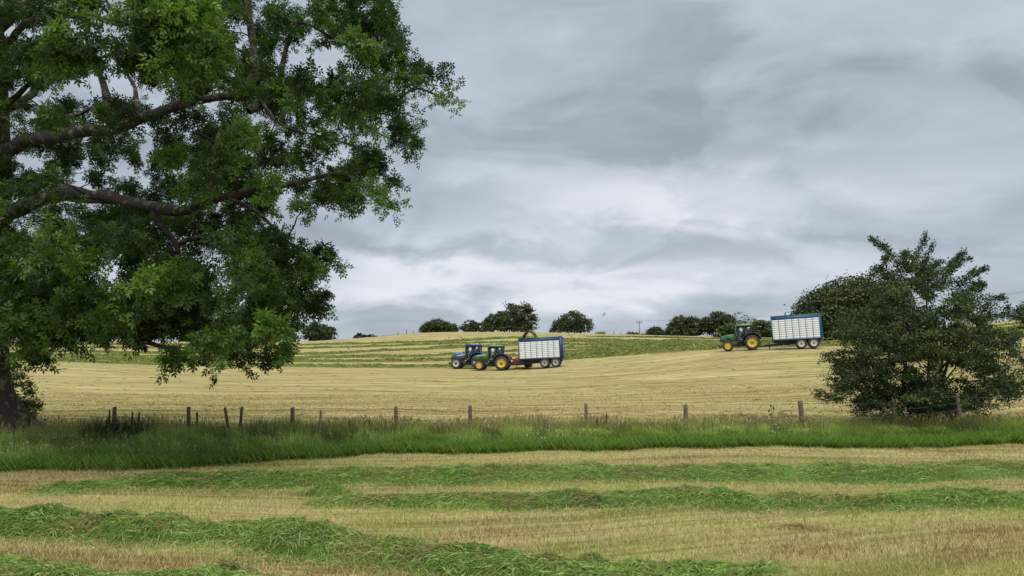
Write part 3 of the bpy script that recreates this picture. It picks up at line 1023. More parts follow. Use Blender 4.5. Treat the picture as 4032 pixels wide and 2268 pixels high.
for k, (px, top, Y, lab) in enumerate(DK):
    p = at(px, top, Y)
    z = float(ground(p[0], Y))
    h = p[2] - z
    root = empty('dock_plant', (p[0], Y, z))
    tag(root, lab, 'weed', 'single dock stalks along the fence')
    MB().tube([(0, 0, 0), (.01, 0, h * .6), (.0, 0, h * .98)], [.008, .006, .003], 5).build('stem', M_DOCK, root)
    sp = MB()
    for q in range(26):
        a, zz = q * 2.4, h * (.62 + .37 * q / 26)
        e, r_ = .014 + .008 * random.random(), .022 * (1.2 - q / 30)
        x, y = math.cos(a) * r_, math.sin(a) * r_
        sp.box(x - e * .6, x + e * .6, y - e * .6, y + e * .6, zz - e, zz + e)
    sp.build('seed_spike', M_DOCK, root)
    for q in range(4):
        a, l = q * 1.7 + k, .2
        d, s_ = (math.cos(a), math.sin(a)), (-math.sin(a), math.cos(a))
        zz = h * .15 + .05 * q
        MB().add([(0, 0, zz), (d[0] * l * .5 + s_[0] * .04, d[1] * l * .5 + s_[1] * .04, zz + .06), (d[0] * l, d[1] * l, zz), (d[0] * l * .5 - s_[0] * .04, d[1] * l * .5 - s_[1] * .04, zz + .06)], [(0, 1, 2), (0, 2, 3)]).build('leaf', paint('dock_leaf', (0.05, 0.085, 0.03), 0.8), root)

# ------------------------------------------------------------------ wire fence
POSTS = [(138, 1608, 138, .105, 23.0, 0), (452, 1602, 446, .105, 23.0, 0), (742, 1602, 744, .105, 23.0, 0), (776, 1624, 777, .075, 23.2, 0), (886, 1604, 905, .085, 23.2, 0), (953, 1602, 942, .085, 23.1, 0),
         (1152, 1604, 1150, .105, 23.0, 0), (1264, 1616, 1254, .06, 22.2, 1), (1559, 1600, 1560, .105, 23.0, 0), (1851, 1597, 1851, .105, 23.0, 0), (2307, 1590, 2310, .09, 23.2, 0), (2699, 1593, 2702, .115, 23.0, 0),
         (3150, 1578, 3164, .13, 22.6, 0), (3517, 1575, 3527, .11, 23.0, 0), (3768, 1549, 3788, .12, 23.2, 1), (4190, 1560, 4192, .105, 23.4, 0)]


def fence():
    root = empty('wire_fence', (0, FENCE_Y, float(ground(0, FENCE_Y))))
    tag(root, 'old post and wire fence running along the uncut verge', 'fence')
    inv = -Vector(root.location)
    tops, bases = [], []
    for px, py, bx, w, Y, grey in POSTS:
        t = at(px, py, Y)
        b = at(bx, 1718, Y)
        zb = float(ground(b[0], Y)) - 0.3
        lean = (t[0] - b[0])
        b = np.array([b[0] - lean * .3, Y, zb])
        rings = []
        r0 = np.random.default_rng(int(px))
        jit = r0.normal(0, .06, 9)
        for f in (0, .35, .7, .97, 1.0):
            c = b + (t - b) * f
            rr = w * .56 * (1.04 - .06 * f) * (0.86 if f == 1.0 else 1)
            rings.append([(c[0] + rr * (1 + jit[i]) * math.cos(i * 2 * math.pi / 9), c[1] + rr * (1 + jit[i]) * math.sin(i * 2 * math.pi / 9), c[2] + (0.0 if f < 1 else .012 * math.sin(i))) for i in range(9)])
        o = MB().loft(rings).build('post', M_POSTG if grey else M_POST, root)
        o.location = inv
        tops.append(t)
        bases.append(b)
    for hgt in (0.08, 0.28, 0.5):
        w = MB()
        chain = [i for i in range(len(tops)) if POSTS[i][3] > .08]
        for i, i2 in zip(chain[:-1], chain[1:]):
            a, b = tops[i] - np.array([0, .06, hgt]), tops[i2] - np.array([0, .06, hgt])
            sag = 0.012 * np.linalg.norm(b - a) * (1.6 if hgt == .28 else .8)
            pts = [a + (b - a) * f - np.array([0, 0, sag * 4 * f * (1 - f)]) for f in np.linspace(0, 1, 9)]
            w.tube(pts, 0.005, 4)
            for f in np.arange(.06, 1, .12 / max(.5, np.linalg.norm(b - a)) * 1.4):
                p = a + (b - a) * f - np.array([0, 0, sag * 4 * f * (1 - f)])
                w.tube([p + np.array([-.006, 0, -.016]), p + np.array([.006, 0, .016])], .0028, 3)
        o = w.build('wire', M_WIRE, root)
        o.location = inv


fence()
# ------------------------------------------------------------------ trees
def rot_frames(d, roll):
    """orthonormal frames with x along d"""
    d = d / (np.linalg.norm(d, axis=1, keepdims=True) + 1e-9)
    ref = np.where(np.abs(d[:, 2:3]) > 0.9, np.array([[1.0, 0, 0]]), np.array([[0, 0, 1.0]]))
    s = np.cross(ref, d)
    s /= np.linalg.norm(s, axis=1, keepdims=True) + 1e-9
    u = np.cross(d, s)
    c, q = np.cos(roll)[:, None], np.sin(roll)[:, None]
    s2, u2 = s * c + u * q, -s * q + u * c
    return np.stack([d, s2, u2], 2)


def pinnate_template():
    """ash leaf: four pairs of leaflets and one at the tip, along x"""
    V, F, n = [], [], 0

    def leaflet(bx, ang, l, w, dz):
        nonlocal n
        dx, dy = math.cos(ang), math.sin(ang)
        nx, ny = -dy, dx
        pts = [(bx, 0, 0), (bx + dx * l * .5 + nx * w, dy * l * .5 + ny * w, dz * .3 + .006), (bx + dx * l, dy * l, dz), (bx + dx * l * .5 - nx * w, dy * l * .5 - ny * w, dz * .3 + .006)]
        V.extend(pts)
        F.append((n, n + 1, n + 2, n + 3))
        n += 4
    for k, bx in enumerate((.06, .135)):
        for sg in (-1, 1):
            leaflet(bx, sg * (1.0 - .1 * k), .108 - .006 * k, .0235, -.024)
    leaflet(.16, 0, .11, .0235, -.02)
    return np.array(V), np.array(F)


def place_leaves(tpl, P, D, roll, scale):
    V, F = tpl
    Rm = rot_frames(D, roll)
    out = np.einsum('nij,kj->nki', Rm, V) * scale[:, None, None] + P[:, None, :]
    FF = (F[None] + (np.arange(len(P)) * len(V))[:, None, None]).reshape(-1, F.shape[1])
    return out.reshape(-1, 3), FF


def inside(poly, x, y):
    r_ = False
    n = len(poly)
    for i in range(n):
        x1, y1 = poly[i]
        x2, y2 = poly[(i + 1) % n]
        if (y1 > y) != (y2 > y) and x < (x2 - x1) * (y - y1) / (y2 - y1) + x1:
            r_ = not r_
    return r_


def ash_tree():
    base = at(-55, 1715, 22.4)
    base[2] = ground(base[0], base[1])
    root = empty('ash_tree', base)
    tag(root, 'big ash tree with lichen-spotted limbs and drooping leafy crown rooted on the verge', 'tree')
    inv = -Vector(base)

    def put(o):
        o.location = inv
        return o
    # trunk with flared, ridged foot
    tp = [(-25, 1760, 22.4, 1.25), (-25, 1715, 22.4, 1.16), (-32, 1665, 22.4, .98), (-40, 1600, 22.4, .80), (-44, 1520, 22.4, .62), (-46, 1400, 22.4, .53), (-48, 1200, 22.4, .47), (-32, 950, 22.4, .45), (-22, 700, 22.3, .42), (-20, 450, 22.2, .36), (-20, 200, 22.2, .30), (-40, -100, 22.3, .24), (0, -500, 22.5, .17), (60, -900, 23, .08)]
    P = np.array([at(a, b, c) for a, b, c, _ in tp])
    P[0, 2] = base[2] - .25
    Rr = np.array([t[3] for t in tp])
    D, s = smooth_path(np.column_stack([P, Rr]), .16)
    n = 28
    V, F = tube_arrays(D[:, :3], D[:, 3], n)
    ang = np.tile(np.arange(n) / n * 2 * math.pi, len(D))
    hgt = V[:, 2] - base[2]
    cen = np.repeat(D[:, :3], n, 0)
    flare = np.clip(1.3 - hgt, 0, 1.3) / 1.3
    ridge = 1 + 0.20 * flare * np.sin(ang * 5 + 1) + 0.09 * (fbm(ang * 2.2 + 5, V[:, 2] * 1.1, 3) - .5) * 2
    V = cen + (V - cen) * ridge[:, None]
    put(quads_obj('trunk', V, F, M_BARK, None, root, True))
    # limbs traced from the photograph, each at its own distance
    limbs = [
        ([(-30, 650, 22.3), (30, 585, 21.6), (110, 552, 20.8), (250, 530, 19.8), (450, 512, 18.8), (580, 455, 18.3), (750, 395, 17.8), (930, 372, 17.5)], .205, .09),
        ([(430, 505, 18.9), (436, 430, 19.0), (412, 330, 19.2), (380, 240, 19.3), (330, 120, 19.5)], .115, .05),
        ([(560, 465, 18.3), (545, 400, 18.6), (520, 330, 19), (480, 260, 19.5)], .07, .03),
        ([(730, 400, 17.8), (728, 330, 17.8), (720, 250, 18), (705, 140, 18.3), (690, 20, 18.6), (660, -200, 19)], .105, .05),
        ([(930, 375, 17.5), (985, 330, 17.7), (1000, 230, 18), (985, 120, 18.3), (975, 0, 18.6), (990, -250, 19)], .125, .05),
        ([(-30, 905, 22.3), (20, 850, 21), (90, 810, 20), (150, 785, 19.2), (330, 765, 18.3), (530, 795, 17.4), (640, 818, 17), (730, 826, 16.8), (800, 800, 16.8), (890, 772, 16.9)], .22, .10),
        ([(815, 795, 16.8), (832, 740, 16.9), (838, 650, 17), (850, 560, 17.3), (880, 470, 17.6)], .095, .04),
        ([(890, 772, 16.9), (1000, 740, 17.2), (1120, 720, 17.6), (1260, 690, 18), (1380, 690, 18.4), (1490, 760, 18.8)], .085, .022),
        ([(-20, 360, 22.2), (40, 300, 21.5), (130, 250, 21), (280, 215, 20.5), (420, 170, 20)], .15, .05),
        ([(-20, 470, 22.2), (60, 380, 21.5), (110, 330, 21.2), (180, 280, 21)], .11, .05),
        ([(130, 470, 20.6), (200, 462, 20.3), (300, 440, 20), (400, 400, 19.8)], .075, .03),
        ([(-40, 1180, 22.2), (30, 1195, 20.6), (120, 1215, 19.2), (210, 1270, 18.2), (252, 1318, 17.9), (266, 1346, 17.8)], .19, .15),
        ([(120, 1215, 19.2), (300, 1270, 17.6), (480, 1300, 16.6), (575, 1352, 16.1), (640, 1372, 15.9), (690, 1368, 15.8)], .10, .045),
        ([(300, 1270, 17.6), (480, 1230, 16.9), (700, 1240, 16.4), (900, 1260, 16.1), (1040, 1290, 16)], .085, .025),
        ([(600, 812, 17.1), (640, 880, 17.1), (690, 960, 17), (700, 1060, 16.8), (705, 1160, 16.6)], .075, .035),
        ([(690, 960, 17), (770, 935, 17.1), (850, 945, 17.2), (905, 1000, 17.3), (930, 1080, 17.4), (1000, 1160, 17.5)], .06, .02),
        ([(930, 375, 17.5), (1060, 362, 17.9), (1150, 335, 18.2), (1290, 345, 18.6), (1420, 350, 19), (1560, 368, 19.4), (1660, 350, 19.7), (1750, 395, 19.9)], .10, .016),
        ([(985, 430, 17.6), (1050, 390, 17.9), (1100, 330, 18.1), (1120, 220, 18.4), (1180, 90, 18.8), (1290, 130, 19.2), (1400, 200, 19.5)], .09, .02),
        ([(1290, 345, 18.6), (1360, 420, 18.9), (1460, 500, 19.2), (1600, 570, 19.4)], .035, .012),
        ([(985, 330, 17.7), (1090, 470, 17.6), (1230, 520, 17.9), (1350, 560, 18.3), (1480, 580, 18.6)], .05, .014),
        ([(890, 772, 16.9), (1010, 830, 16.9), (1120, 930, 17.1), (1230, 1000, 17.4), (1300, 1030, 17.6)], .055, .012),
        ([(-20, 200, 22.2), (150, 60, 19.5), (330, 60, 16), (480, 90, 13.8), (600, 60, 12.8)], .12, .03),
        ([(-20, 120, 22.2), (250, -120, 22), (600, -350, 21), (1000, -450, 20), (1300, -300, 19.5), (1480, -80, 19.5)], .15, .03),
        ([(-40, -100, 22.3), (300, -400, 23), (700, -650, 24), (1000, -700, 25)], .12, .03),
        ([(-60, 700, 22.6), (-350, 560, 23.5), (-800, 420, 24.5), (-1300, 350, 25)], .2, .05),
        ([(-40, 300, 22.4), (-400, 0, 22), (-800, -250, 21), (-1200, -350, 21)], .17, .04),
        ([(-30, 450, 22.4), (100, 380, 25.5), (300, 250, 28.5), (600, 180, 30.5)], .16, .04),
        ([(-30, 750, 22.6), (150, 760, 25), (420, 800, 27.5), (700, 820, 28.5)], .14, .03),
        ([(-30, -50, 22.3), (150, -250, 25.5), (350, -400, 28)], .13, .03),
        ([(-45, 1050, 22.2), (-300, 1050, 20), (-600, 1000, 18)], .15, .04)]
    skel, skr = [], []
    for pts, r0, r1 in limbs:
        D, s = smooth_path(np.array([at(*p) for p in pts]), .12)
        f = s / s[-1]
        rad = r0 * (1 - f) ** 0.8 + r1 * (1 - (1 - f) ** 0.8)
        rad = rad * (1 + 0.30 * (fbm(s * 2.3, s * 0 + r0 * 50, 4) - .5) * 2)
        D = D + np.stack([fbm(s * 1.2, s * 0 + r0 * 97, 2) - .5, fbm(s * 1.2, s * 0 + 40 + r1 * 97, 2) - .5, fbm(s * 1.2, s * 0 + 80 + r0, 2) - .5], 1) * .16
        nn = 16 if r0 > .1 else 8
        V, F = tube_arrays(D, rad, nn)
        k = len(V)
        aa = np.tile(np.arange(nn) / nn * 6.283, len(D))
        ss = np.repeat(s, nn)
        cc_ = np.repeat(D, nn, 0)
        V = cc_ + (V - cc_) * (1 + .22 * (fbm(np.cos(aa) * 1.6 + 9 + ss * 1.4, np.sin(aa) * 1.6 + 9 + r0 * 30, 3) - .5) * 2)[:, None]
        # rounded end
        tip = D[-1] + (D[-1] - D[-2]) / np.linalg.norm(D[-1] - D[-2]) * rad[-1] * .7
        V = np.vstack([V, tip])
        loops = np.concatenate([F.ravel(), np.array([[k - nn + i, k - nn + (i + 1) % nn, k] for i in range(nn)]).ravel()])
        sizes = np.concatenate([np.full(len(F), 4), np.full(nn, 3)])
        put(arrays_obj('limb', V, loops, sizes, M_BARK, None, root, True))
        skel.append(D[::2])
        skr.append(rad[::2])
    SK, SR = np.concatenate(skel), np.concatenate(skr)
    # leaf masses inside the crown's outline, at depths within the crown
    poly = [(-1500, -900), (900, -900), (1500, -350), (1545, 0), (1562, 100), (1575, 210), (1590, 290), (1650, 255), (1690, 265), (1735, 330), (1768, 395), (1735, 425), (1680, 420), (1640, 500), (1630, 585), (1570, 570), (1530, 545), (1495, 470), (1400, 500), (1375, 525), (1480, 560),
            (1510, 640), (1545, 700), (1545, 815), (1490, 790), (1430, 760), (1370, 790), (1330, 860), (1265, 890), (1235, 930), (1290, 1025), (1265, 1080), (1265, 1160), (1235, 1190), (1200, 1225), (1120, 1250), (1105, 1280), (1105, 1395), (1065, 1400), (1000, 1360),
            (900, 1390), (800, 1340), (690, 1315), (600, 1350), (420, 1315), (330, 1290), (250, 1300), (130, 1350), (0, 1290), (-400, 1340), (-1500, 1200)]
    holes = [(85, 340, 55, 70), (110, 460, 60, 28), (75, 640, 45, 70), (250, 560, 60, 22), (850, 330, 45, 40), (905, 300, 30, 40), (700, 345, 45, 25), (1235, 150, 70, 60), (1320, 230, 50, 40), (1210, 420, 55, 40), (1250, 490, 90, 22), (770, 1010, 30, 35), (860, 1030, 35, 40),
             (890, 1140, 50, 45), (950, 1180, 50, 35), (880, 770, 30, 35), (130, 870, 50, 12), (560, 640, 60, 20), (1010, 560, 40, 22), (600, 180, 30, 14), (190, 110, 22, 16), (1000, 1010, 40, 40), (1080, 1120, 45, 45), (430, 1180, 14, 20), (330, 1230, 18, 14), (1130, 860, 60, 26), (1180, 760, 50, 22), (940, 60, 40, 40), (440, 330, 14, 40)]
    cl = []
    tries = 0
    cx = base[0]
    rr = np.random.default_rng(21)
    while len(cl) < 940 and tries < 90000:
        tries += 1
        if len(cl) < 750:
            x, y = rr.uniform(-150, 1780), rr.uniform(-80, 1440)
        else:
            x, y = rr.uniform(-1500, 1500), rr.uniform(-900, 1300)
            if -150 < x < 1780 and y > -80:
                continue
        if not inside(poly, x, y):
            continue
        if any(((x - a) / c) ** 2 + ((y - b) / d) ** 2 < 1.0 for a, b, c, d in holes):
            continue
        if not inside(poly, x + 26, y) or not inside(poly, x, y + 30):
            if rr.random() < 0.55:
                continue
        if -150 < x < 1780 and y > -80 and float(fbm(np.array(x / 150.0 + 40), np.array(y / 110.0 + 7), 3)) < .37:
            continue
        # thin the sparse right-hand sprays, thicken the low skirt
        wgt = 0.5 if x > 1050 and y < 1000 else 0.8
        if y > 1050:
            wgt = 1.0
        if x < 620 and y < 900:
            wgt = 0.68
        if rr.random() > wgt:
            continue
        q = np.clip((x + 55) / 1800.0, -1, 1)
        half = 8.5 * math.sqrt(max(0.06, 1 - q * q))
        mid = 22.4 - 3.6 * max(0, q) if y > -50 else 22.4
        Y = np.clip(rr.normal(mid - (1.5 if y > 900 else 0), half * .42), 11.8, 32)
        if 200 < x < 830 and -80 < y < 250 and rr.random() < .6:
            Y = rr.uniform(12.2, 14.5)
        la = np.interp(x, [0, 110, 250, 450, 580, 750, 930], [610, 552, 530, 512, 455, 395, 372])
        lb = np.interp(x, [0, 60, 150, 330, 530, 640, 730, 800, 890], [880, 840, 790, 765, 795, 818, 826, 800, 772])
        if x < 930 and Y < 20.5 and ((abs(y - la) < 44 and x < 600) or (abs(y - lb) < 44 and (x < 170 or x > 480))):
            continue
        p = at(x, y, Y)
        if p[2] < 1.35:
            continue
        cl.append(p)
    # edge sprays one can see against the sky
    for x, y, Y in ((1768, 398, 19.9), (1720, 300, 19.8), (1660, 270, 19.6), (1620, 560, 19.4), (1580, 500, 19.2), (1530, 790, 18.8), (1490, 650, 18.7), (1525, 700, 18.8), (1310, 1030, 17.6), (1270, 990, 17.6), (1270, 1215, 17.6), (1225, 1180, 17.6), (1555, 180, 19.4), (1570, 250, 19.4), (1500, 60, 19.4), (1090, 1400, 15.9), (1040, 1410, 15.9), (930, 1395, 16), (160, 1395, 18.4), (110, 1405, 18.3), (730, 1412, 15.8), (705, 1395, 15.8)):
        cl.append(at(x, y, Y))
    for _ in range(70):
        cl.append(at(rr.uniform(30, 760), rr.uniform(1150, 1318), rr.uniform(15.6, 18.6)))
    cl = np.array(cl)
    # join each mass to the nearest wood
    tw = Tubes()
    d0 = np.array([np.min(np.linalg.norm(SK - c, axis=1)) for c in cl])
    order = np.argsort(d0)
    for k in order:
        c = cl[k]
        d = np.linalg.norm(SK - c, axis=1)
        i = int(np.argmin(d + 0.25 * np.clip(SK[:, 2] - c[2], 0, 9)))
        a = SK[i]
        L = np.linalg.norm(c - a)
        if L < .12:
            continue
        m = max(4, int(L / .18))
        f = np.linspace(0, 1, m)[:, None]
        bend = rr.normal(0, .10, 3) * L + np.array([0, 0, .12 * L])
        Q = a + (c - a) * f + bend * (4 * f * (1 - f)) * .6 + (rr.random((m, 3)) - .5) * .05
        r0 = min(SR[i] * .7, .012 + .014 * L)
        rad = r0 * (1 - f[:, 0]) + .006 * f[:, 0]
        tw.add(Q, rad, 5)
        SK = np.vstack([SK, Q[1:]])
        SR = np.concatenate([SR, rad[1:]])
    LP, LD, LS, LC = [], [], [], []
    pal = [np.array((0.019, 0.042, 0.009)), np.array((0.046, 0.090, 0.017)), np.array((0.130, 0.220, 0.038))]
    for c in cl:
        X_, Y_ = px_of(c)
        infr = -120 < X_ < 1850 and Y_ > -60
        nt = int(rr.integers(7, 11)) if infr else 6
        size = rr.uniform(.34, .74) * (1.0 if infr else 1.7)
        bright = np.clip(rr.normal(.36, .3) + (0.25 if (c[1] < 15.5) else 0), 0, 1)
        cc = lerp(pal[0], pal[1], min(1, bright * 2)) if bright < .5 else lerp(pal[1], pal[2], bright * 2 - 1)
        for t in range(nt):
            d = rr.normal(0, 1, 3)
            d[2] = d[2] * .75 + .1
            d /= np.linalg.norm(d)
            L = size * rr.uniform(.55, 1.1)
            m = 3
            f = np.linspace(0, 1, m)[:, None]
            Q = c + d * L * f + np.array([0, 0, -.28]) * L * f ** 2
            tw.add(Q, .007 * (1 - f[:, 0]) + .003, 3)
            nl = int(12 * (1 if infr else .6))
            fi = rr.uniform(.12, 1.0, nl)
            bp = c + d * L * fi[:, None] + np.array([0, 0, -.28]) * L * fi[:, None] ** 2
            side = rr.normal(0, 1, (nl, 3))
            ld = d * .45 + side * .75 + np.array([0, 0, -.25])
            LP.append(bp)
            LD.append(ld)
            LS.append(rr.uniform(.68, 1.15, nl) * (1 if infr else 1.45))
            LC.append(np.array(cc) * rr.uniform(.75, 1.28, (nl, 1)))
    put(tag(tw.build('branches', M_BARK2, root), kind='stuff'))
    LP, LD, LS, LC = np.concatenate(LP), np.concatenate(LD), np.concatenate(LS), np.concatenate(LC)
    tpl = pinnate_template()
    # leaf blades lie roughly face-up
    roll = rr.normal(0, .95, len(LP))
    V, F = place_leaves(tpl, LP, LD, roll, LS)
    C = np.repeat(LC, len(tpl[0]), 0)
    put(quads_obj('crown', V, F, M_ASH, C, root))
    return len(LP)


print('ash leaves', ash_tree())


def leaf_quads(P, size, C, up=0.6, r_=None):
    """small single leaves, four points each, tilted every way"""
    r_ = r_ or rng
    n = len(P)
    nrm = r_.normal(0, 1, (n, 3))
    nrm[:, 2] = np.abs(nrm[:, 2]) + up
    Rm = rot_frames(nrm, r_.random(n) * 6.283)
    a, b = Rm[:, :, 1] * (size * .5)[:, None], Rm[:, :, 2] * (size * .5)[:, None]
    V = np.stack([P - a, P + b * .75, P + a, P - b * .75], 1).reshape(-1, 3)
    return V, np.arange(4 * n).reshape(-1, 4), np.repeat(C, 4, 0)


def hawthorn(name, label, base_px, poly, shoots, Y0, depth, n_cl, per, seed, stems, leaf=.066, zmin=.06, pal=((0.018, 0.036, 0.012), (0.050, 0.082, 0.024), (0.115, 0.155, 0.048))):
    rr = np.random.default_rng(seed)
    b = at(base_px[0], base_px[1], Y0)
    b[2] = ground(b[0], b[1])
    root = empty(name, b)
    tag(root, label, 'tree' if name.endswith('tree') else 'bush')
    inv = -Vector(b)
    SK, SR = [], []
    xs = [p[0] for p in poly]
    ys = [p[1] for p in poly]
    tr = Tubes()
    for sx, sy in stems:
        e = at(sx, sy, Y0 + rr.normal(0, depth * .35))
        s0 = b + np.array([rr.normal(0, .14), rr.normal(0, .14), -.1])
        mid = s0 * .5 + e * .5 + np.array([rr.normal(0, .25), rr.normal(0, .3), rr.normal(.1, .15)])
        D, s = smooth_path([s0, mid, e], .12)
        rad = np.linspace(.07, .014, len(D))
        tr.add(D, rad, 7)
        SK.append(D)
        SR.append(rad)
    o = tr.build('trunk', M_BARK2, root)
    o.location = inv
    SK, SR = np.concatenate(SK), np.concatenate(SR)
    cl, tries = [], 0
    while len(cl) < n_cl and tries < 40000:
        tries += 1
        x, y = rr.uniform(min(xs), max(xs)), rr.uniform(min(ys), max(ys))
        if not inside(poly, x, y):
            continue
        if float(fbm(np.array(x / 62.0 + seed), np.array(y / 40.0 + 3), 3)) < (.45 if y < min(ys) + .42 * (max(ys) - min(ys)) else .34):
            continue
        if rr.random() < .5 and not (inside(poly, x - 45, y) and inside(poly, x + 45, y) and inside(poly, x, y - 45) and inside(poly, x, y + 30)):
            continue
        cxp = (min(xs) + max(xs)) / 2
        q = (x - cxp) / (max(xs) - min(xs)) * 2
        Y = Y0 + rr.normal(0, depth * .5 * math.sqrt(max(.1, 1 - q * q)))
        p = at(x, y, Y)
        if p[2] < ground(p[0], p[1]) + zmin:
            continue
        cl.append(p)
    cl = np.array(cl)
    tw = Tubes()
    for k in np.argsort([np.min(np.linalg.norm(SK - c, axis=1)) for c in cl]):
        c = cl[k]
        i = int(np.argmin(np.linalg.norm(SK - c, axis=1)))
        a = SK[i]
        L = np.linalg.norm(c - a)
        if L < .08:
            continue
        m = max(4, int(L / .15))
        f = np.linspace(0, 1, m)[:, None]
        Q = a + (c - a) * f + rr.normal(0, .07, 3) * L * 4 * f * (1 - f) + (rr.random((m, 3)) - .5) * .04
        rad = min(SR[i] * .7, .008 + .012 * L) * (1 - f[:, 0]) + .004
        tw.add(Q, rad, 4)
        SK = np.vstack([SK, Q[1:]])
        SR = np.concatenate([SR, rad[1:]])
    PP, CC = [], []
    for c in cl:
        k = int(per * rr.uniform(.5, 1.4))
        ax = rr.normal(0, 1, 3)
        ax[2] *= .35
        ax /= np.linalg.norm(ax)
        sz = rr.uniform(.22, .50)
        w = rr.normal(0, 1, (k, 3)) * np.array([.085, .085, .055])
        PP.append(c + w + ax * rr.uniform(-sz, sz, (k, 1)))
        t = np.clip(rr.normal(.4, .28), 0, 1)
        cc = lerp(pal[0], pal[1], min(1, t * 2)) if t < .5 else lerp(pal[1], pal[2], t * 2 - 1)
        CC.append(np.array(cc) * rr.uniform(.7, 1.3, (k, 1)))
    for pts in shoots:
        D, s = smooth_path(np.array([at(x, y, Y0 + rr.normal(0, .2)) for x, y in pts]), .06)
        f = s / s[-1]
        i = int(np.argmin(np.linalg.norm(SK - D[0], axis=1)))
        tw.add(np.vstack([SK[i], D]), np.linspace(.02, .004, len(D) + 1), 4)
        k = int(len(D) * 24)
        j = rr.integers(0, len(D), k)
        PP.append(D[j] + rr.normal(0, 1, (k, 3)) * (.10 * (1.15 - .6 * f[j]))[:, None])
        CC.append(np.array(pal[1]) * rr.uniform(.7, 1.4, (k, 1)))
        for q in range(len(D) // 9):
            j0 = rr.integers(0, len(D))
            d = rr.normal(0, 1, 3)
            d[2] = abs(d[2])
            d *= rr.uniform(.12, .3) / np.linalg.norm(d)
            tw.add(D[j0] + d * np.linspace(0, 1, 3)[:, None], .004, 3)
            PP.append(D[j0] + d * rr.random((22, 1)) + rr.normal(0, .035, (22, 3)))
            CC.append(np.array(pal[1]) * rr.uniform(.7, 1.4, (22, 1)))
    o = tag(tw.build('branches', M_BARK2, root), kind='stuff')
    o.location = inv
    P, C = np.concatenate(PP), np.concatenate(CC)
    P[:, 2] = np.maximum(P[:, 2], ground(P[:, 0], P[:, 1]) + .03)
    V, F, C = leaf_quads(P, rr.uniform(.7, 1.3, len(P)) * leaf, C, .35, rr)
    o = quads_obj('crown', V, F, M_HAW, C, root)
    o.location = inv


z5 = lambda x, y: (3100 + x / 1.767, 880 + y / 1.767)
HP = [z5(*p) for p in ((640, 400), (560, 560), (430, 650), (290, 730), (360, 800), (410, 880), (280, 900), (262, 960), (290, 1110), (190, 1210), (240, 1245), (430, 1230), (460, 1310), (560, 1345), (800, 1350), (1000, 1345), (1250, 1320), (1500, 1285), (1400, 1245), (1550, 1235), (1600, 1190), (1700, 1150), (1720, 1000), (1690, 900),
                       (1560, 800), (1550, 700), (1450, 610), (1350, 540), (1280, 420), (1220, 400), (1100, 400), (1050, 330), (960, 250), (900, 220), (800, 230), (730, 300))]
SH = [[z5(*p) for p in s] for s in ([(800, 380), (755, 270), (700, 190), (640, 145), (578, 105)], [(860, 330), (905, 210), (945, 140), (963, 78)], [(950, 340), (975, 230), (1000, 175), (1015, 140)], [(1080, 420), (1120, 320), (1180, 250), (1232, 200)], [(1090, 400), (1160, 300), (1220, 260), (1280, 240)],
                                    [(1200, 440), (1260, 370), (1330, 330), (1388, 318)], [(1330, 560), (1400, 535), (1460, 520), (1515, 520)], [(960, 340), (1020, 290), (1080, 268)], [(1500, 660), (1520, 620), (1532, 575)], [(560, 420), (590, 360), (640, 310)], [(1290, 470), (1330, 440), (1370, 430)], [(1250, 480), (1300, 430), (1350, 425)],
                                    [(690, 310), (680, 260), (685, 235)], [(1560, 800), (1600, 780), (1625, 775)], [(700, 380), (650, 320), (600, 312)], [(820, 320), (815, 240), (830, 200)])]
hawthorn('hawthorn_tree', 'dark wind-shaped hawthorn tree with long top shoots just behind the wire fence', (3640, 1660), HP, SH, 24.6, 3.0, 1020, 118, 5,
         [(3400, 1500), (3480, 1300), (3560, 1180), (3640, 1080), (3720, 1200), (3800, 1150), (3880, 1300), (3960, 1450), (3330, 1380), (3560, 1450), (3780, 1420)])
BP = [(-200, 1420), (30, 1440), (60, 1455), (75, 1480), (118, 1505), (100, 1530), (128, 1545), (120, 1575), (150, 1600), (150, 1625), (110, 1650), (0, 1690), (-200, 1690)]
hawthorn('hawthorn_bush', 'leafy green bush growing just behind the ash trunk', (-40, 1700), BP, [[(10, 1470), (40, 1450), (70, 1440)], [(100, 1520), (115, 1512), (122, 1510)], [(130, 1590), (150, 1595), (158, 1615)], [(110, 1545), (120, 1542), (130, 1545)]], 24.4, 1.6, 130, 90, 6,
         [(20, 1500), (60, 1560), (-80, 1480), (90, 1600)], pal=((0.03, 0.06, 0.015), (0.06, 0.11, 0.025), (0.10, 0.16, 0.04)))


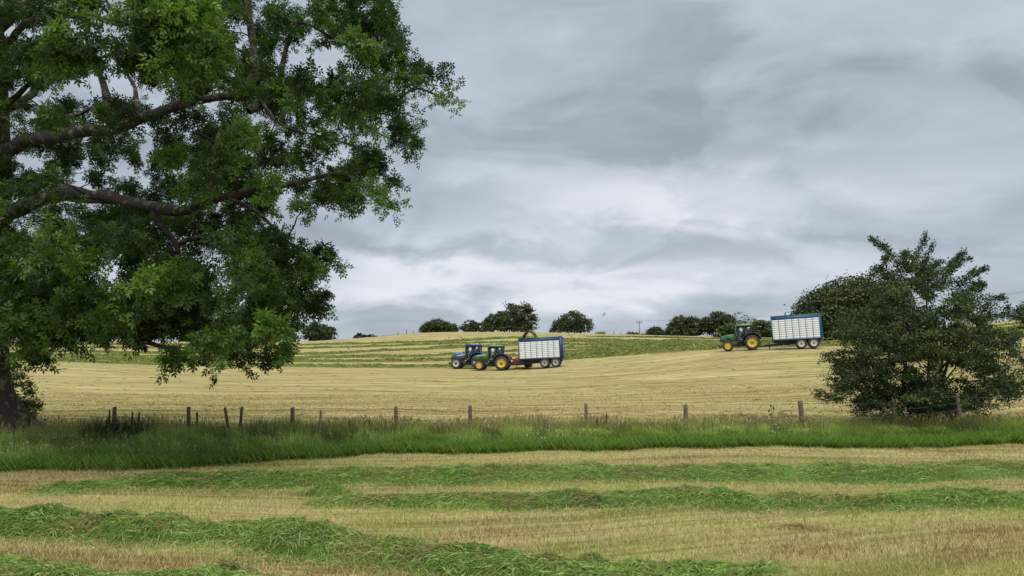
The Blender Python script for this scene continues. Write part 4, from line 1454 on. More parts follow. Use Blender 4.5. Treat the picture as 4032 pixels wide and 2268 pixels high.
def far_tree(name, label, x0, x1, top, base, Y, seed, lobes, n=5200, leaf=.42, pal=((0.040, 0.060, 0.028), (0.082, 0.110, 0.045), (0.140, 0.165, 0.068)), airy=1.0, gap=0.14, group='trees along the hilltop', trunks=1, cat='tree'):
    """crown of many leaf clumps spread over several lobes, seen across the valley; lobes are (cx, cz, rx, rz) in the unit box"""
    rr = np.random.default_rng(seed)
    a, b = at(x0, base, Y), at(x1, base, Y)
    W, H = b[0] - a[0], at((x0 + x1) / 2, top, Y)[2] - a[2]
    cx = (a[0] + b[0]) / 2
    zg = float(ground(cx, Y))
    z0 = a[2]
    root = empty(name, (cx, Y, zg))
    tag(root, label, cat, group)
    inv = -Vector(root.location)
    PP, CC = [], []
    tot = sum(l[2] * l[3] for l in lobes)
    centres = []
    for lx, lz, rx, rz in lobes:
        k = max(8, int(1.7 * n / 45 * (rx * rz) / tot))
        for _ in range(k):
            d = rr.normal(0, 1, 3)
            d /= np.linalg.norm(d)
            rad = rr.uniform(.45, 1.0) ** .5
            c = np.array([cx + (lx - .5) * W + d[0] * rx * W * rad, Y + d[1] * min(rx * W, 4.5) * rad, z0 + H * (lz + d[2] * rz * rad)])
            if c[2] < z0 + H * gap * rr.uniform(.5, 1.3):
                continue
            centres.append(c)
            q = int(45 * rr.uniform(.5, 1.3) * airy)
            sp = rr.uniform(.025, .055) * max(W, H)
            PP.append(c + rr.normal(0, 1, (q, 3)) * np.array([sp, sp, sp * .6]))
            t = np.clip(rr.normal(.42, .25), 0, 1)
            cc = lerp(pal[0], pal[1], min(1, t * 2)) if t < .5 else lerp(pal[1], pal[2], t * 2 - 1)
            CC.append(np.array(cc) * rr.uniform(.75, 1.25, (q, 1)))
    tw = Tubes()
    zt = min(zg, z0) - .3
    for t in range(trunks):
        bx = cx + (rr.uniform(-.25, .25) * W if trunks > 1 else rr.normal(0, .04) * W)
        top_ = np.array([bx + rr.normal(0, .05) * W, Y, z0 + H * .62])
        tw.add(np.array([[bx, Y, zt], [bx + rr.normal(0, .1), Y, (zt + z0) / 2 + H * .12], top_]), np.array([.030, .022, .008]) * max(H, 4), 7)
    o = tw.build('trunk', M_BARK2, root)
    o.location = inv
    lm = Tubes()
    for i in rr.choice(len(centres), min(len(centres), 34), replace=False):
        c = centres[i]
        bx = cx + (rr.uniform(-.2, .2) * W if trunks > 1 else 0)
        s0 = np.array([bx, Y, z0 + H * rr.uniform(.02, .4)])
        mid = s0 * .5 + c * .5 + np.array([0, 0, .05 * H])
        D, s = smooth_path([s0, mid, c], .5)
        lm.add(D, np.linspace(.009 * H, .003 * H, len(D)), 4)
    o = tag(lm.build('branches', M_BARK2, root), kind='stuff')
    o.location = inv
    P, C = np.concatenate(PP), np.concatenate(CC)
    V, F, C = leaf_quads(P, rr.uniform(.6, 1.3, len(P)) * leaf * 1.1, C, .5, rr)
    o = quads_obj('crown', V, F, M_FAR, C, root)
    o.location = inv


DOME = [(.5, .5, .36, .42), (.26, .38, .24, .34), (.74, .38, .24, .34), (.12, .25, .12, .18), (.88, .25, .12, .18)]
TALL = [(.55, .62, .33, .34), (.35, .42, .27, .32), (.72, .42, .26, .34), (.5, .3, .3, .25)]
LIGHT = ((0.048, 0.075, 0.022), (0.092, 0.130, 0.038), (0.150, 0.195, 0.060))
far_tree('hill_tree', 'thin pale airy tree beside the drooping tip of the ash', 1050, 1205, 1235, 1352, 178, 51, TALL, 2600, pal=LIGHT, airy=.8)
far_tree('hill_tree', 'dark round tree at the foot of the hill crest, beside the airy pale tree', 1192, 1326, 1262, 1350, 182, 52, [(.45, .5, .35, .42), (.75, .35, .25, .35), (.25, .4, .25, .4)], 5200)
far_tree('hill_bush', 'low two-humped bush alone on the bare skyline', 1393, 1446, 1310, 1340, 196, 53, DOME, 1600, leaf=.36, cat='bush', group=None)
far_tree('hill_bush', 'flat low bush touching the two-humped one on the skyline', 1440, 1494, 1313, 1340, 197, 54, DOME, 1400, leaf=.36, cat='bush', group=None)
far_tree('hill_tree', 'broad mushroom-shaped tree standing alone on the skyline', 1656, 1800, 1256, 1314, 198, 55, DOME, 6500, gap=.1)
far_tree('hill_tree', 'small open tree beside the tall pair on the skyline', 1804, 1896, 1257, 1316, 202, 56, TALL, 3200, airy=.8)
far_tree('hill_tree', 'lighter green leaning tree joined to the tallest hilltop tree', 1884, 1995, 1224, 1316, 200, 57, [(.6, .5, .38, .4), (.3, .3, .3, .3), (.8, .6, .25, .35)], 6000, pal=LIGHT)
far_tree('hill_tree', 'tallest rounded tree on the skyline, over the working trailer', 1962, 2114, 1187, 1318, 203, 58, [(.52, .58, .44, .4), (.28, .4, .28, .35), (.76, .4, .26, .38), (.5, .25, .35, .22)], 8500)
far_tree('hill_tree', 'spreading tree with bare twigs on one side, standing apart on the skyline', 2170, 2344, 1225, 1320, 200, 59, [(.5, .58, .3, .4), (.3, .35, .28, .32), (.72, .4, .22, .3), (.15, .2, .14, .18)], 6000, gap=.16, trunks=2)
far_tree('hill_bush', 'dense clipped-looking round bush next to the power pole', 2545, 2626, 1285, 1326, 192, 60, DOME, 3200, leaf=.36, gap=0, cat='bush', group=None)
far_tree('hill_bush', 'long low hedge-like bush at the foot of the power pole', 2462, 2552, 1308, 1328, 195, 61, [(.25, .4, .25, .5), (.6, .3, .35, .4), (.9, .3, .12, .35)], 1500, leaf=.34, gap=0, cat='bush', group=None)
far_tree('hill_tree', 'dark two-domed tree between round bush and tractor alone on the rise', 2628, 2772, 1239, 1330, 180, 62, [(.45, .56, .34, .42), (.2, .35, .2, .33), (.78, .48, .24, .42), (.5, .25, .45, .22)], 7500, gap=.05)
far_tree('hill_tree', 'tall dark tree with light showing between its stems, behind a tractor bonnet', 2756, 2898, 1226, 1336, 178, 63, [(.52, .62, .42, .36), (.25, .5, .25, .32), (.8, .48, .24, .34)], 6500, gap=.26, trunks=3)
far_tree('hill_tree', 'nearly bare thin-twigged tree rising above the tractor cab', 2880, 2992, 1222, 1336, 176, 64, [(.5, .66, .46, .32), (.4, .4, .4, .28)], 1100, leaf=.3, airy=.45, pal=((0.05, 0.055, 0.03), (0.08, 0.08, 0.045), (0.11, 0.11, 0.06)), trunks=2)
far_tree('hill_bush', 'bright green bush directly behind a tractor bonnet', 2818, 2936, 1270, 1336, 160, 65, DOME, 3200, pal=LIGHT, gap=0, cat='bush', group=None)
far_tree('hill_bush', 'bushy green growth filling the gap behind cab and trailer', 2905, 3080, 1256, 1338, 166, 66, DOME, 7500, pal=LIGHT, gap=0, cat='bush', group=None)
far_tree('hill_tree', 'large dense spreading tree behind the second trailer and the hawthorn', 3135, 3600, 1083, 1345, 112, 67, [(.5, .58, .34, .4), (.26, .42, .24, .34), (.12, .3, .12, .24), (.72, .5, .28, .42), (.5, .3, .4, .28)], 30000, leaf=.36, gap=.05)
far_tree('hill_tree', 'dark tree beside the hawthorn where the field climbs away', 3985, 4260, 1165, 1285, 118, 68, [(.55, .5, .42, .42), (.2, .3, .2, .28), (.8, .5, .25, .4)], 6500, leaf=.34, gap=.0)
for k, (x0, x1, tp, bs, Y) in enumerate(((690, 940, 1268, 1356, 190), (900, 1080, 1280, 1354, 188))):
    far_tree('hill_tree', ['dark wide far tree glimpsed deep beneath the ash boughs', 'dark far tree half hidden by the ash, beside the pale airy tree'][k], x0, x1, tp, bs, Y, 80 + k, DOME, 3600, gap=0, group='trees glimpsed beneath the ash')
# ------------------------------------------------------------------ vehicles
M_JDG = paint('tractor_green_paint', (0.028, 0.155, 0.045), 0.35, dirt_amt=.35)
M_JDR = paint('tractor_green_roof', (0.10, 0.27, 0.12), 0.45, dirt_amt=.2)
M_JDY = paint('wheel_yellow_paint', (0.66, 0.46, 0.03), 0.5, dirt_amt=.4)
M_NHB = paint('tractor_blue_paint', (0.015, 0.085, 0.42), 0.32, dirt_amt=.15)
M_DARK = paint('dark_plastic', (0.028, 0.032, 0.032), 0.55, dirt_amt=.25)
M_FEND = paint('dark_green_fender', (0.055, 0.075, 0.065), 0.5, dirt_amt=.3)
M_TYRE = paint('dusty_tyre_rubber', (0.036, 0.031, 0.030), 0.85, dirt=(0.13, 0.10, 0.075), dirt_amt=.55, scale=4)
M_WHITE = paint('white_wheel_paint', (0.62, 0.60, 0.56), 0.5, dirt_amt=.35)
M_GREYR = paint('grey_wheel_paint', (0.40, 0.385, 0.36), 0.55, dirt_amt=.4)
M_METAL = paint('grey_steel', (0.30, 0.30, 0.30), 0.45, .6, dirt_amt=.3)
M_AMBER = paint('amber_beacon', (0.80, 0.20, 0.04), 0.3, dirt_amt=.05)
M_RED = paint('red_machine_paint', (0.33, 0.035, 0.025), 0.45, dirt_amt=.35)
M_LAMP = paint('lamp_glass', (0.75, 0.75, 0.72), 0.2, dirt_amt=.1)
M_ORANGE = paint('orange_reflector', (0.75, 0.14, 0.05), 0.35, dirt_amt=.1)
M_TBLUE1 = paint('trailer_dark_blue', (0.018, 0.060, 0.20), 0.42, dirt=(.10, .10, .09), dirt_amt=.35)
M_TBLUE2 = paint('trailer_mid_blue', (0.022, 0.125, 0.27), 0.42, dirt=(.10, .10, .09), dirt_amt=.3)
M_CHAS = paint('trailer_chassis_blue', (0.020, 0.035, 0.070), 0.6, dirt_amt=.4)
M_PLANK = paint('white_trailer_plank', (0.68, 0.72, 0.74), 0.5, dirt=(0.45, 0.45, 0.38), dirt_amt=.5, scale=1.6)
M_SPOUT = paint('rusty_dark_spout', (0.075, 0.04, 0.028), 0.6, dirt_amt=.4)
M_SEAT = paint('black_seat_fabric', (0.02, 0.02, 0.022), 0.9)
M_YSTR = paint('yellow_stripe', (0.70, 0.60, 0.06), 0.45, dirt_amt=.15)


def glass_mat():
    m, nt, bs, out = new_mat('cab_glass')
    tr = nd(nt, 'ShaderNodeBsdfTransparent', {'Color': (0.80, 0.90, 0.90, 1)})
    gl = nd(nt, 'ShaderNodeBsdfGlossy', {'Color': (0.9, 0.95, 1, 1), 'Roughness': 0.06})
    fr = nd(nt, 'ShaderNodeFresnel', {'IOR': 1.5})
    mr = nd(nt, 'ShaderNodeMath', {0: fr.outputs[0], 1: 0.06}, operation='ADD')
    mx = nd(nt, 'ShaderNodeMixShader', {0: mr.outputs[0], 1: tr.outputs[0], 2: gl.outputs[0]})
    nt.links.new(mx.outputs[0], out.inputs[0])
    return m


M_GLASS = glass_mat()


def wheel(parent, x, y, r, w, rim_r, m_rim, side, lugs=True, hub=M_DARK, bolts=True, name='wheel', dish=0.10, hub_r=.0, rim_label=None):
    """tyre with bars, dished rim, hub; side -1 faces the camera's side of the vehicle"""
    c = (x, y, r)
    h = w / 2
    t = MB().lathe_y([(rim_r, -h * .80), (rim_r * 1.10, -h * .98), (r * .80, -h), (r * .93, -h * .90), (r * .955, -h * .55), (r * .955, h * .55), (r * .93, h * .90), (r * .80, h), (rim_r * 1.10, h * .98), (rim_r, h * .80), (rim_r * .985, 0), (rim_r, -h * .80)], c, 40)
    if lugs:
        nl = 20
        for k in range(nl):
            for sg in (-1, 1):
                a = 2 * math.pi * (k + (.5 if sg > 0 else 0)) / nl
                rows = []
                for (yy, da) in ((0.04, .0), (h * .95, .20)):
                    for rr_ in (r * .93, r):
                        for e in (-.045, .045):
                            b = a + da + e
                            rows.append((c[0] + rr_ * math.cos(b), c[1] + sg * yy, c[2] + rr_ * math.sin(b)))
                t.add(rows, [(0, 1, 3, 2), (4, 6, 7, 5), (0, 4, 5, 1), (2, 3, 7, 6), (0, 2, 6, 4), (1, 5, 7, 3)])
    ty = t.build(name, M_TYRE, parent, False)
    s = side
    o = h * .78
    rm = MB().lathe_y([(rim_r * 1.06, s * (o + .02)), (rim_r * 1.0, s * (o + .03)), (rim_r * .93, s * o), (rim_r * .86, s * (o - dish)), (rim_r * .40, s * (o - dish * .95)), (rim_r * .33, s * (o - dish * .5)), (.001, s * (o - dish * .5))], c, 36)
    rm.lathe_y([(rim_r * 1.05, -s * o), (rim_r * .9, -s * (o - .04)), (.001, -s * (o - .06))], c, 24)
    rim = rm.build('rim', m_rim, ty, True)
    hb = MB()
    hr = hub_r or rim_r * .22
    hb.lathe_y([(hr, s * (o - dish * .9)), (hr, s * (o - dish * .15)), (hr * .7, s * (o + .0)), (.001, s * (o + .01))], c, 16)
    if bolts:
        for k in range(8):
            a = k * math.pi / 4
            bc = (c[0] + rim_r * .33 * math.cos(a), c[1], c[2] + rim_r * .33 * math.sin(a))
            hb.lathe_y([(.035, s * (o - dish * .95)), (.035, s * (o - dish * .35)), (.001, s * (o - dish * .33))], bc, 6)
    hb.build('hub', hub, ty)
    return ty


def arc_strip(mb, c, r0, r1, a0, a1, y0, y1, seg=22):
    """curved mudguard shell between two radii"""
    rings = []
    for k in range(seg + 1):
        a = a0 + (a1 - a0) * k / seg
        ca, sa = math.cos(a), math.sin(a)
        rings.append([(c[0] + r0 * ca, y0, c[2] + r0 * sa), (c[0] + r1 * ca, y0, c[2] + r1 * sa), (c[0] + r1 * ca, y1, c[2] + r1 * sa), (c[0] + r0 * ca, y1, c[2] + r0 * sa)])
    mb.loft(rings)
    return mb


def tractor(cfg, loc, rz, pitch, label):
    """forward is -x, the camera's side is -y, origin under the rear axle"""
    root = empty(cfg['name'], loc)
    root.rotation_euler = (0, pitch, rz)
    tag(root, label, 'tractor')
    S = cfg['blue']
    body, roof, rim, fend = cfg['body'], cfg['roof'], cfg['rim'], cfg['fend']
    rr_, fr_ = cfg['rear_r'], cfg['front_r']
    wb = cfg['wb']
    # chassis, axles, hitch
    ch = MB().box(-wb - .35, .35, -.24, .24, .55, 1.02, .05)
    ch.box(-2.0, -.5, -.33, .33, .48, .95, .05)
    ch.tube([(0, -.85, rr_), (0, .85, rr_)], .16, 10)
    ch.tube([(-wb, -.8, fr_), (-wb, .8, fr_)], .11, 8)
    ch.box(.3, .75, -.12, .12, .42, .62)
    ch.build('chassis', M_DARK, root)
    fw = MB().box(-wb - 1.12, -wb - .62, -.42, .42, .52, .82, .06).box(-wb - .7, -wb - .3, -.2, .2, .55, .75)
    fw.build('front_linkage', M_FEND if not S else M_DARK, root)
    lk = MB()
    for y in (-.35, .35):
        lk.tube([(.15, y, .62), (.7, y * 1.2, .52)], .045, 6).tube([(.25, y, 1.15), (.62, y * 1.2, 1.0), (.6, y * 1.2, .55)], .03, 6)
    lk.tube([(.2, 0, 1.0), (.75, 0, .85)], .035, 6).box(.18, .42, -.45, .45, .75, 1.2, .05)
    lk.build('rear_linkage', M_DARK, root)
    # bonnet
    KZ = 1.12 if not S else 1.07
    x0 = -wb - (.80 if not S else .72)
    xc = cfg['cab0']
    if not S:
        pr = [(x0 + .02, .98), (x0 - .03, 1.25), (x0, 1.52), (x0 + .12, 1.60), (x0 + .55, 1.68), (x0 + 1.2, 1.755), (xc, 1.80), (xc, .98)]
    else:
        pr = [(x0 + .06, 1.0), (x0 + .0, 1.25), (x0 + .06, 1.52), (x0 + .22, 1.72), (x0 + .55, 1.84), (x0 + 1.1, 1.92), (xc, 1.97), (xc, 1.05)]
    pr = [(x, z * KZ) for x, z in pr]
    hood = MB().slab(pr, -.43, .43, .10, .10).build('bonnet', body, root, False)
    g = MB()
    if not S:
        g.slab([(x, z * KZ) for x, z in [(x0 - .05, 1.0), (x0 - .07, 1.3), (x0 - .04, 1.49), (x0 + .30, 1.50), (x0 + .42, 1.20), (x0 + .36, 1.0)]], -.445, .445, .04)
        g.build('grille', M_DARK, hood)
        if cfg.get('stripe'):
            for y in (-.437, .437):
                st = MB()
                st.slab([(x, z * KZ) for x, z in [(x0 + .42, 1.50), (x0 + .5, 1.60), (xc - .35, 1.69), (xc - .35, 1.61)]], y - .006, y + .006)
                st.build('stripe', M_YSTR, hood)
            for y in (-.437, .437):
                v = MB()
                v.box(x0 + .75, x0 + 1.12, y - .008, y + .008, 1.38 * KZ, 1.54 * KZ).box(x0 + .75, x0 + 1.12, y - .008, y + .008, 1.2 * KZ, 1.34 * KZ)
                v.build('side_vent', M_DARK, hood)
        else:
            for y in (-.437, .437):
                st = MB()
                st.slab([(x, z * KZ) for x, z in [(x0 + .12, 1.50), (x0 + .14, 1.57), (xc - .1, 1.74), (xc - .1, 1.66)]], y - .006, y + .006)
                st.build('stripe', M_JDR, hood)
            for y in (-.437, .437):
                v = MB()
                v.slab([(x, z * KZ) for x, z in [(x0 + .62, 1.5), (x0 + 1.02, 1.5), (x0 + 1.12, 1.18), (x0 + .80, 1.24)]], y - .008, y + .008)
                v.build('side_vent', M_DARK, hood)
    else:
        g.slab([(x, z * KZ) for x, z in [(x0 - .02, 1.02), (x0 - .06, 1.26), (x0 + .0, 1.5), (x0 + .30, 1.62), (x0 + .55, 1.15), (x0 + .5, 1.02)]], -.445, .445, .04)
        g.build('grille', M_DARK, hood)
        for y in (-.437, .437):
            st = MB()
            st.slab([(x, z * KZ) for x, z in [(x0 + .62, 1.45), (x0 + .70, 1.55), (xc - .1, 1.72), (xc - .1, 1.62), (x0 + 1.0, 1.50)]], y - .006, y + .006)
            st.build('stripe', M_LAMP, hood)
        for y in (-.437, .437):
            v = MB()
            v.slab([(x, z * KZ) for x, z in [(x0 + .5, 1.04), (x0 + .75, 1.40), (xc, 1.52), (xc, 1.06)]], y - .008, y + .008)
            v.build('side_vent', M_DARK, hood)
    for y in (-.3, .3):
        MB().box(x0 - .085, x0 - .02, y - .11, y + .11, 1.32 * KZ, 1.44 * KZ, .02).build('headlight', M_LAMP, hood)
    # cab
    zt = cfg['roof_z']
    cab0, cab1 = cfg['cab0'], cfg['cab1']
    W = .80
    cb = MB()
    cb.slab([(cab0, .95), (cab0 - .02, 1.98), (cab0 + .45, 1.70), (cab1 - .15, 1.70), (cab1 + .08, 1.6), (cab1 + .05, 1.0)], -.62, .62, .04)
    pil = [(cab0 + .02, cab0 - .06, .05), (cab0 + .88, cab0 + .90, .035), (cab1 + .02, cab1 + .10, .055)]
    for y in (-W, W):
        for xb, xt, rad in pil:
            cb.tube([(xb, y * .97, 1.1 if xb < cab1 - .2 else 1.5), (xt, y * .93, zt - .16)], rad, 6)
        cb.tube([(cab0 + .02, y * .97, 1.1), (cab0 + .88, y * .97, 1.15)], .05, 6)
        cb.tube([(cab0 - .06, y * .93, zt - .18), (cab1 + .1, y * .93, zt - .18)], .045, 6)
        cb.tube([(cab0 + .86, y * .97, 1.86), (cab1 + .04, y * .97, 1.86)], .04, 6)
    cab = cb.build('cab', M_DARK if not S else M_DARK, root)
    rf = MB().slab([(cab0 - .20, zt - .16), (cab0 - .16, zt - .04), (cab0 + .05, zt + .06), (cab1 - .1, zt + .07), (cab1 + .15, zt - .02), (cab1 + .2, zt - .16)], -W - .02, W + .02, .10, .07)
    rf.build('roof', roof, cab)
    for y in (-W * .96, W * .96):
        MB().slab([(cab0 + .02, 1.16), (cab0 - .04, zt - .2), (cab0 + .86, zt - .2), (cab0 + .84, 1.18)], y - .008, y + .008).build('pane', M_GLASS, cab)
        MB().slab([(cab0 + .93, 1.88), (cab0 + .94, zt - .2), (cab1 + .05, zt - .2), (cab1 + .0, 1.88)], y - .008, y + .008).build('pane', M_GLASS, cab)
    MB().slab([(cab0 - .03, 1.8), (cab0 - .075, zt - .2), (cab0 - .06, zt - .2), (cab0 - .015, 1.8)], -W * .9, W * .9).build('windscreen', M_GLASS, cab)
    MB().slab([(cab1 + .03, 1.7), (cab1 + .11, zt - .2), (cab1 + .125, zt - .2), (cab1 + .045, 1.7)], -W * .9, W * .9).build('rear_window', M_GLASS, cab)
    se = MB().box(cab1 - .62, cab1 - .14, -.26, .26, 1.71, 1.84, .04)
    se.slab([(cab1 - .22, 1.82), (cab1 - .10, 2.42), (cab1 + .0, 2.42), (cab1 - .10, 1.82)], -.25, .25, .04)
    se.build('seat', M_SEAT, root)
    stw = MB().tube([(cab0 + .25, 0, 1.66), (cab0 + .48, 0, 2.02)], .03, 6)
    ring = [(cab0 + .48 + .19 * math.cos(a) * .55, .19 * math.sin(a), 2.04 + .19 * math.cos(a) * .83) for a in np.linspace(0, 6.283, 17)]
    stw.tube(ring, .016, 5)
    stw.build('steering_wheel', M_DARK, root)
    # mudguards
    rg = rr_ * 1.26
    for sg in (-1, 1):
        fe = MB()
        ya, yb = (-1.24, -.66) if sg < 0 else (.66, 1.24)
        arc_strip(fe, (0, 0, rr_), rg, rg + .05, R(18), R(168), ya, yb)
        fe.slab([(rg * math.cos(a), rr_ + rg * math.sin(a)) for a in np.linspace(R(165), R(20), 14)] + [(.45, 1.35), (-.75, 1.3)], sg * .70 - .02, sg * .70 + .02)
        fe.build('mudguard', fend if not S else body, root)
    if cfg.get('front_guard'):
        for sg in (-1, 1):
            fg = MB()
            ya, yb = (-1.12, -.70) if sg < 0 else (.70, 1.12)
            arc_strip(fg, (-wb, 0, fr_), fr_ * 1.10, fr_ * 1.10 + .035, R(10), R(125), ya, yb, 14)
            fg.tube([(-wb, sg * .72, fr_ + .1), (-wb + .05, sg * .75, fr_ * 2.1)], .03, 5)
            fg.build('front_mudguard', M_DARK, root)
    # steps, tank, exhaust, mirrors, lamps
    sp = MB()
    for k in range(4):
        sp.box(cab0 + .1, cab0 + .55, -.86 - .02 * (3 - k), -.62, .50 + .24 * k, .54 + .24 * k)
    sp.box(cab0 + .08, cab0 + .12, -.92, -.62, .48, 1.3).box(cab0 + .53, cab0 + .57, -.92, -.62, .48, 1.3)
    sp.build('step', M_DARK if S else M_FEND, root)
    tk = MB().box(cab0 - .75, cab0 + .05, -.62, -.25, .50, .98, .08).box(cab0 - .6, cab0 + .9, .25, .66, .50, 1.0, .08)
    tk.build('fuel_tank', M_DARK, root)
    ex = MB().tube([(cab0 - .10, .62, 1.3), (cab0 - .10, .62, zt - .1), (cab0 - .06, .62, zt + .08)], .055, 10)
    MB().tube([(cab0 - .07, -.86, 1.75), (cab0 - .12, -.88, zt - .25)], .03, 6).build('grab_rail', M_METAL, root)
    ex.build('exhaust', M_METAL, root)
    for sg in (-1, 1):
        mi = MB()
        mi.tube([(cab0 - .05, sg * .8, 2.2), (cab0 - .22, sg * 1.18, 2.22), (cab0 - .22, sg * 1.2, 2.0)], .018, 5).box(cab0 - .25, cab0 - .20, sg * 1.2 - .11, sg * 1.2 + .11, 1.88, 2.16, .01)
        if S:
            mi.tube([(cab0 - .12, sg * .75, zt - .1), (cab0 - .42, sg * .85, zt - .12)], .02, 5).box(cab0 - .46, cab0 - .40, sg * .85 - .08, sg * .85 + .08, zt - .2, zt - .06)
        mi.build('mirror', M_DARK, root)
    for sg in (-1, 1):
        for x in (cab0 - .2, cab1 + .2):
            MB().box(x - .05, x + .05, sg * .6 - .09, sg * .6 + .09, zt - .12, zt - .02, .015).build('work_lamp', M_DARK, root)
        if S or cfg.get('stripe'):
            MB().box(cab1 + .02, cab1 + .12, sg * .7 - .06, sg * .7 + .06, zt + .06, zt + .18, .015).build('work_lamp', M_DARK, root)
            MB().box(cab0 - .12, cab0 - .02, sg * .7 - .06, sg * .7 + .06, zt + .04, zt + .16, .015).build('work_lamp', M_DARK, root)
    bx, by = cfg['beacon']
    bc = MB()
    bc.tube([(bx, by, zt + .02), (bx, by, zt + .14)], .025, 6)
    bc.build('beacon_stalk', M_DARK, root)
    bcn = MB().loft([[(bx + q * math.cos(a), by + q * math.sin(a), zt + z) for a in np.linspace(0, 6.283, 11)[:-1]] for q, z in ((.07, .13), (.075, .2), (.06, .26), (.02, .29))])
    bcn.build('beacon', M_AMBER if cfg.get('amber', True) else M_DARK, root)
    for sg in (-1, 1):
        tl = MB().box(rg * .80, rg * .80 + .10, sg * 1.0 - .12, sg * 1.0 + .12, rr_ + rg * .68, rr_ + rg * .68 + .10, .015)
        tl.build('tail_lamp', M_ORANGE, root)
    # wheels
    for sg in (-1, 1):
        wheel(root, 0, sg * .94, rr_, .54, rr_ * .60, rim, sg, hub=M_DARK if not S else M_GREYR, hub_r=rr_ * .11)
        wheel(root, -wb, sg * .91, fr_, .44, fr_ * .58, rim, sg, hub=(M_JDY if not S else M_DARK), bolts=False, hub_r=fr_ * .26, dish=.07)
    return root


def person(name, loc, rz, pitch, label, shirt, seat_x, seat_z):
    """seated driver: one continuous figure, hands on the wheel"""
    J = {'pel': (0, 0, 0), 'wai': (.01, 0, .20), 'che': (.03, 0, .42), 'nec': (.01, 0, .56), 'hed': (-.01, 0, .66), 'top': (-.01, 0, .78),
         'shL': (.02, .19, .50), 'elL': (-.08, .26, .25), 'wrL': (-.32, .17, .27), 'haL': (-.40, .14, .29),
         'shR': (.02, -.19, .50), 'elR': (-.08, -.26, .25), 'wrR': (-.32, -.17, .27), 'haR': (-.40, -.14, .29),
         'hiL': (-.05, .10, -.01), 'knL': (-.44, .14, .03), 'anL': (-.55, .14, -.38), 'toL': (-.70, .14, -.42),
         'hiR': (-.05, -.10, -.01), 'knR': (-.44, -.14, .03), 'anR': (-.55, -.14, -.38), 'toR': (-.70, -.14, -.42)}
    rad = dict(pel=.14, wai=.13, che=.15, nec=.055, hed=.095, top=.085, shL=.07, elL=.05, wrL=.035, haL=.04, shR=.07, elR=.05, wrR=.035, haR=.04, hiL=.09, knL=.065, anL=.045, toL=.04, hiR=.09, knR=.065, anR=.045, toR=.04)
    E = [('pel', 'wai'), ('wai', 'che'), ('che', 'nec'), ('nec', 'hed'), ('hed', 'top')] + [(a + s, b + s) for s in 'LR' for a, b in (('sh', 'el'), ('el', 'wr'), ('wr', 'ha'), ('hi', 'kn'), ('kn', 'an'), ('an', 'to'))] + [('che', 'shL'), ('che', 'shR'), ('pel', 'hiL'), ('pel', 'hiR')]
    keys = list(J)
    me = bpy.data.meshes.new(name)
    me.from_pydata([J[k] for k in keys], [(keys.index(a), keys.index(b)) for a, b in E], [])
    o = bpy.data.objects.new(name, me)
    COL.objects.link(o)
    o.modifiers.new('skin', 'SKIN')
    sv = me.skin_vertices[0].data
    for i, k in enumerate(keys):
        sv[i].radius = (rad[k], rad[k])
        sv[i].use_root = k == 'pel'
    sb = o.modifiers.new('sub', 'SUBSURF')
    sb.levels = sb.render_levels = 1
    me.materials.append(shirt)
    Mx = Matrix.Translation(loc) @ Matrix.Rotation(rz, 4, 'Z') @ Matrix.Rotation(pitch, 4, 'Y') @ Matrix.Translation((seat_x, 0, seat_z))
    o.matrix_world = Mx
    tag(o, label, 'person', 'tractor drivers')
    skin = paint('skin', (0.42, 0.25, 0.18), .6, dirt_amt=.05)
    hd = MB().loft([[(-.012 + q * math.cos(a) * 1.1, q * math.sin(a), z) for a in np.linspace(0, 6.283, 13)[:-1]] for q, z in ((.05, .575), (.088, .62), (.103, .68), (.104, .72))])
    hd.slab([(-.13, .655), (-.142, .66), (-.11, .70)], -.015, .015)
    hd.build('face', skin, o)
    MB().loft([[(-.012 + q * math.cos(a) * 1.1, q * math.sin(a), z) for a in np.linspace(0, 6.283, 13)[:-1]] for q, z in ((.108, .715), (.112, .76), (.09, .80), (.03, .825))]).slab([(-.24, .715), (-.24, .73), (-.08, .745), (-.08, .72)], -.07, .07).build('cap', M_SEAT, o)
    return o


M_SHIRT = paint('dark_work_clothes', (0.035, 0.045, 0.07), .9, dirt_amt=.1)
GREEN1 = dict(name='green_tractor', blue=False, body=M_JDG, roof=M_JDR, rim=M_JDY, fend=M_FEND, rear_r=.865, front_r=.61, wb=2.76, cab0=-1.62, cab1=-.05, roof_z=3.02, stripe=True, front_guard=True, beacon=(-1.35, -.55), amber=False)
GREEN2 = dict(GREEN1, rim=M_JDY, stripe=False, front_guard=False, beacon=(-1.5, -.6), amber=True, rear_r=.875, front_r=.61, wb=2.75)
BLUE = dict(GREEN1, name='blue_tractor', blue=True, body=M_NHB, roof=M_NHB, rim=M_WHITE, fend=M_NHB, rear_r=.90, front_r=.66, wb=2.85, roof_z=3.08, cab0=-1.60, cab1=.02, front_guard=True, stripe=False, amber=False)


def seat_on(p, yaw, l, back=0.0):
    """pitch and height of something standing on two axles a distance l apart, the rear one at p; forward is -x turned by yaw"""
    f = np.array([-math.cos(yaw), -math.sin(yaw)])
    q = p[:2] + f * l
    z0, z1 = float(ground(p[0], p[1])), float(ground(q[0], q[1]))
    return z0, math.atan2(z1 - z0, l)


def put_tractor(cfg, px, row, Y, yaw, label, who, shirt):
    p = at(px, row, Y)
    z, pit = seat_on(p, yaw, cfg['wb'])
    loc = (p[0], p[1], z + .0)
    t = tractor(cfg, loc, yaw, pit, label)
    person('person', loc, yaw, pit, who, shirt, cfg['cab1'] - .38, 1.90)
    return loc, pit


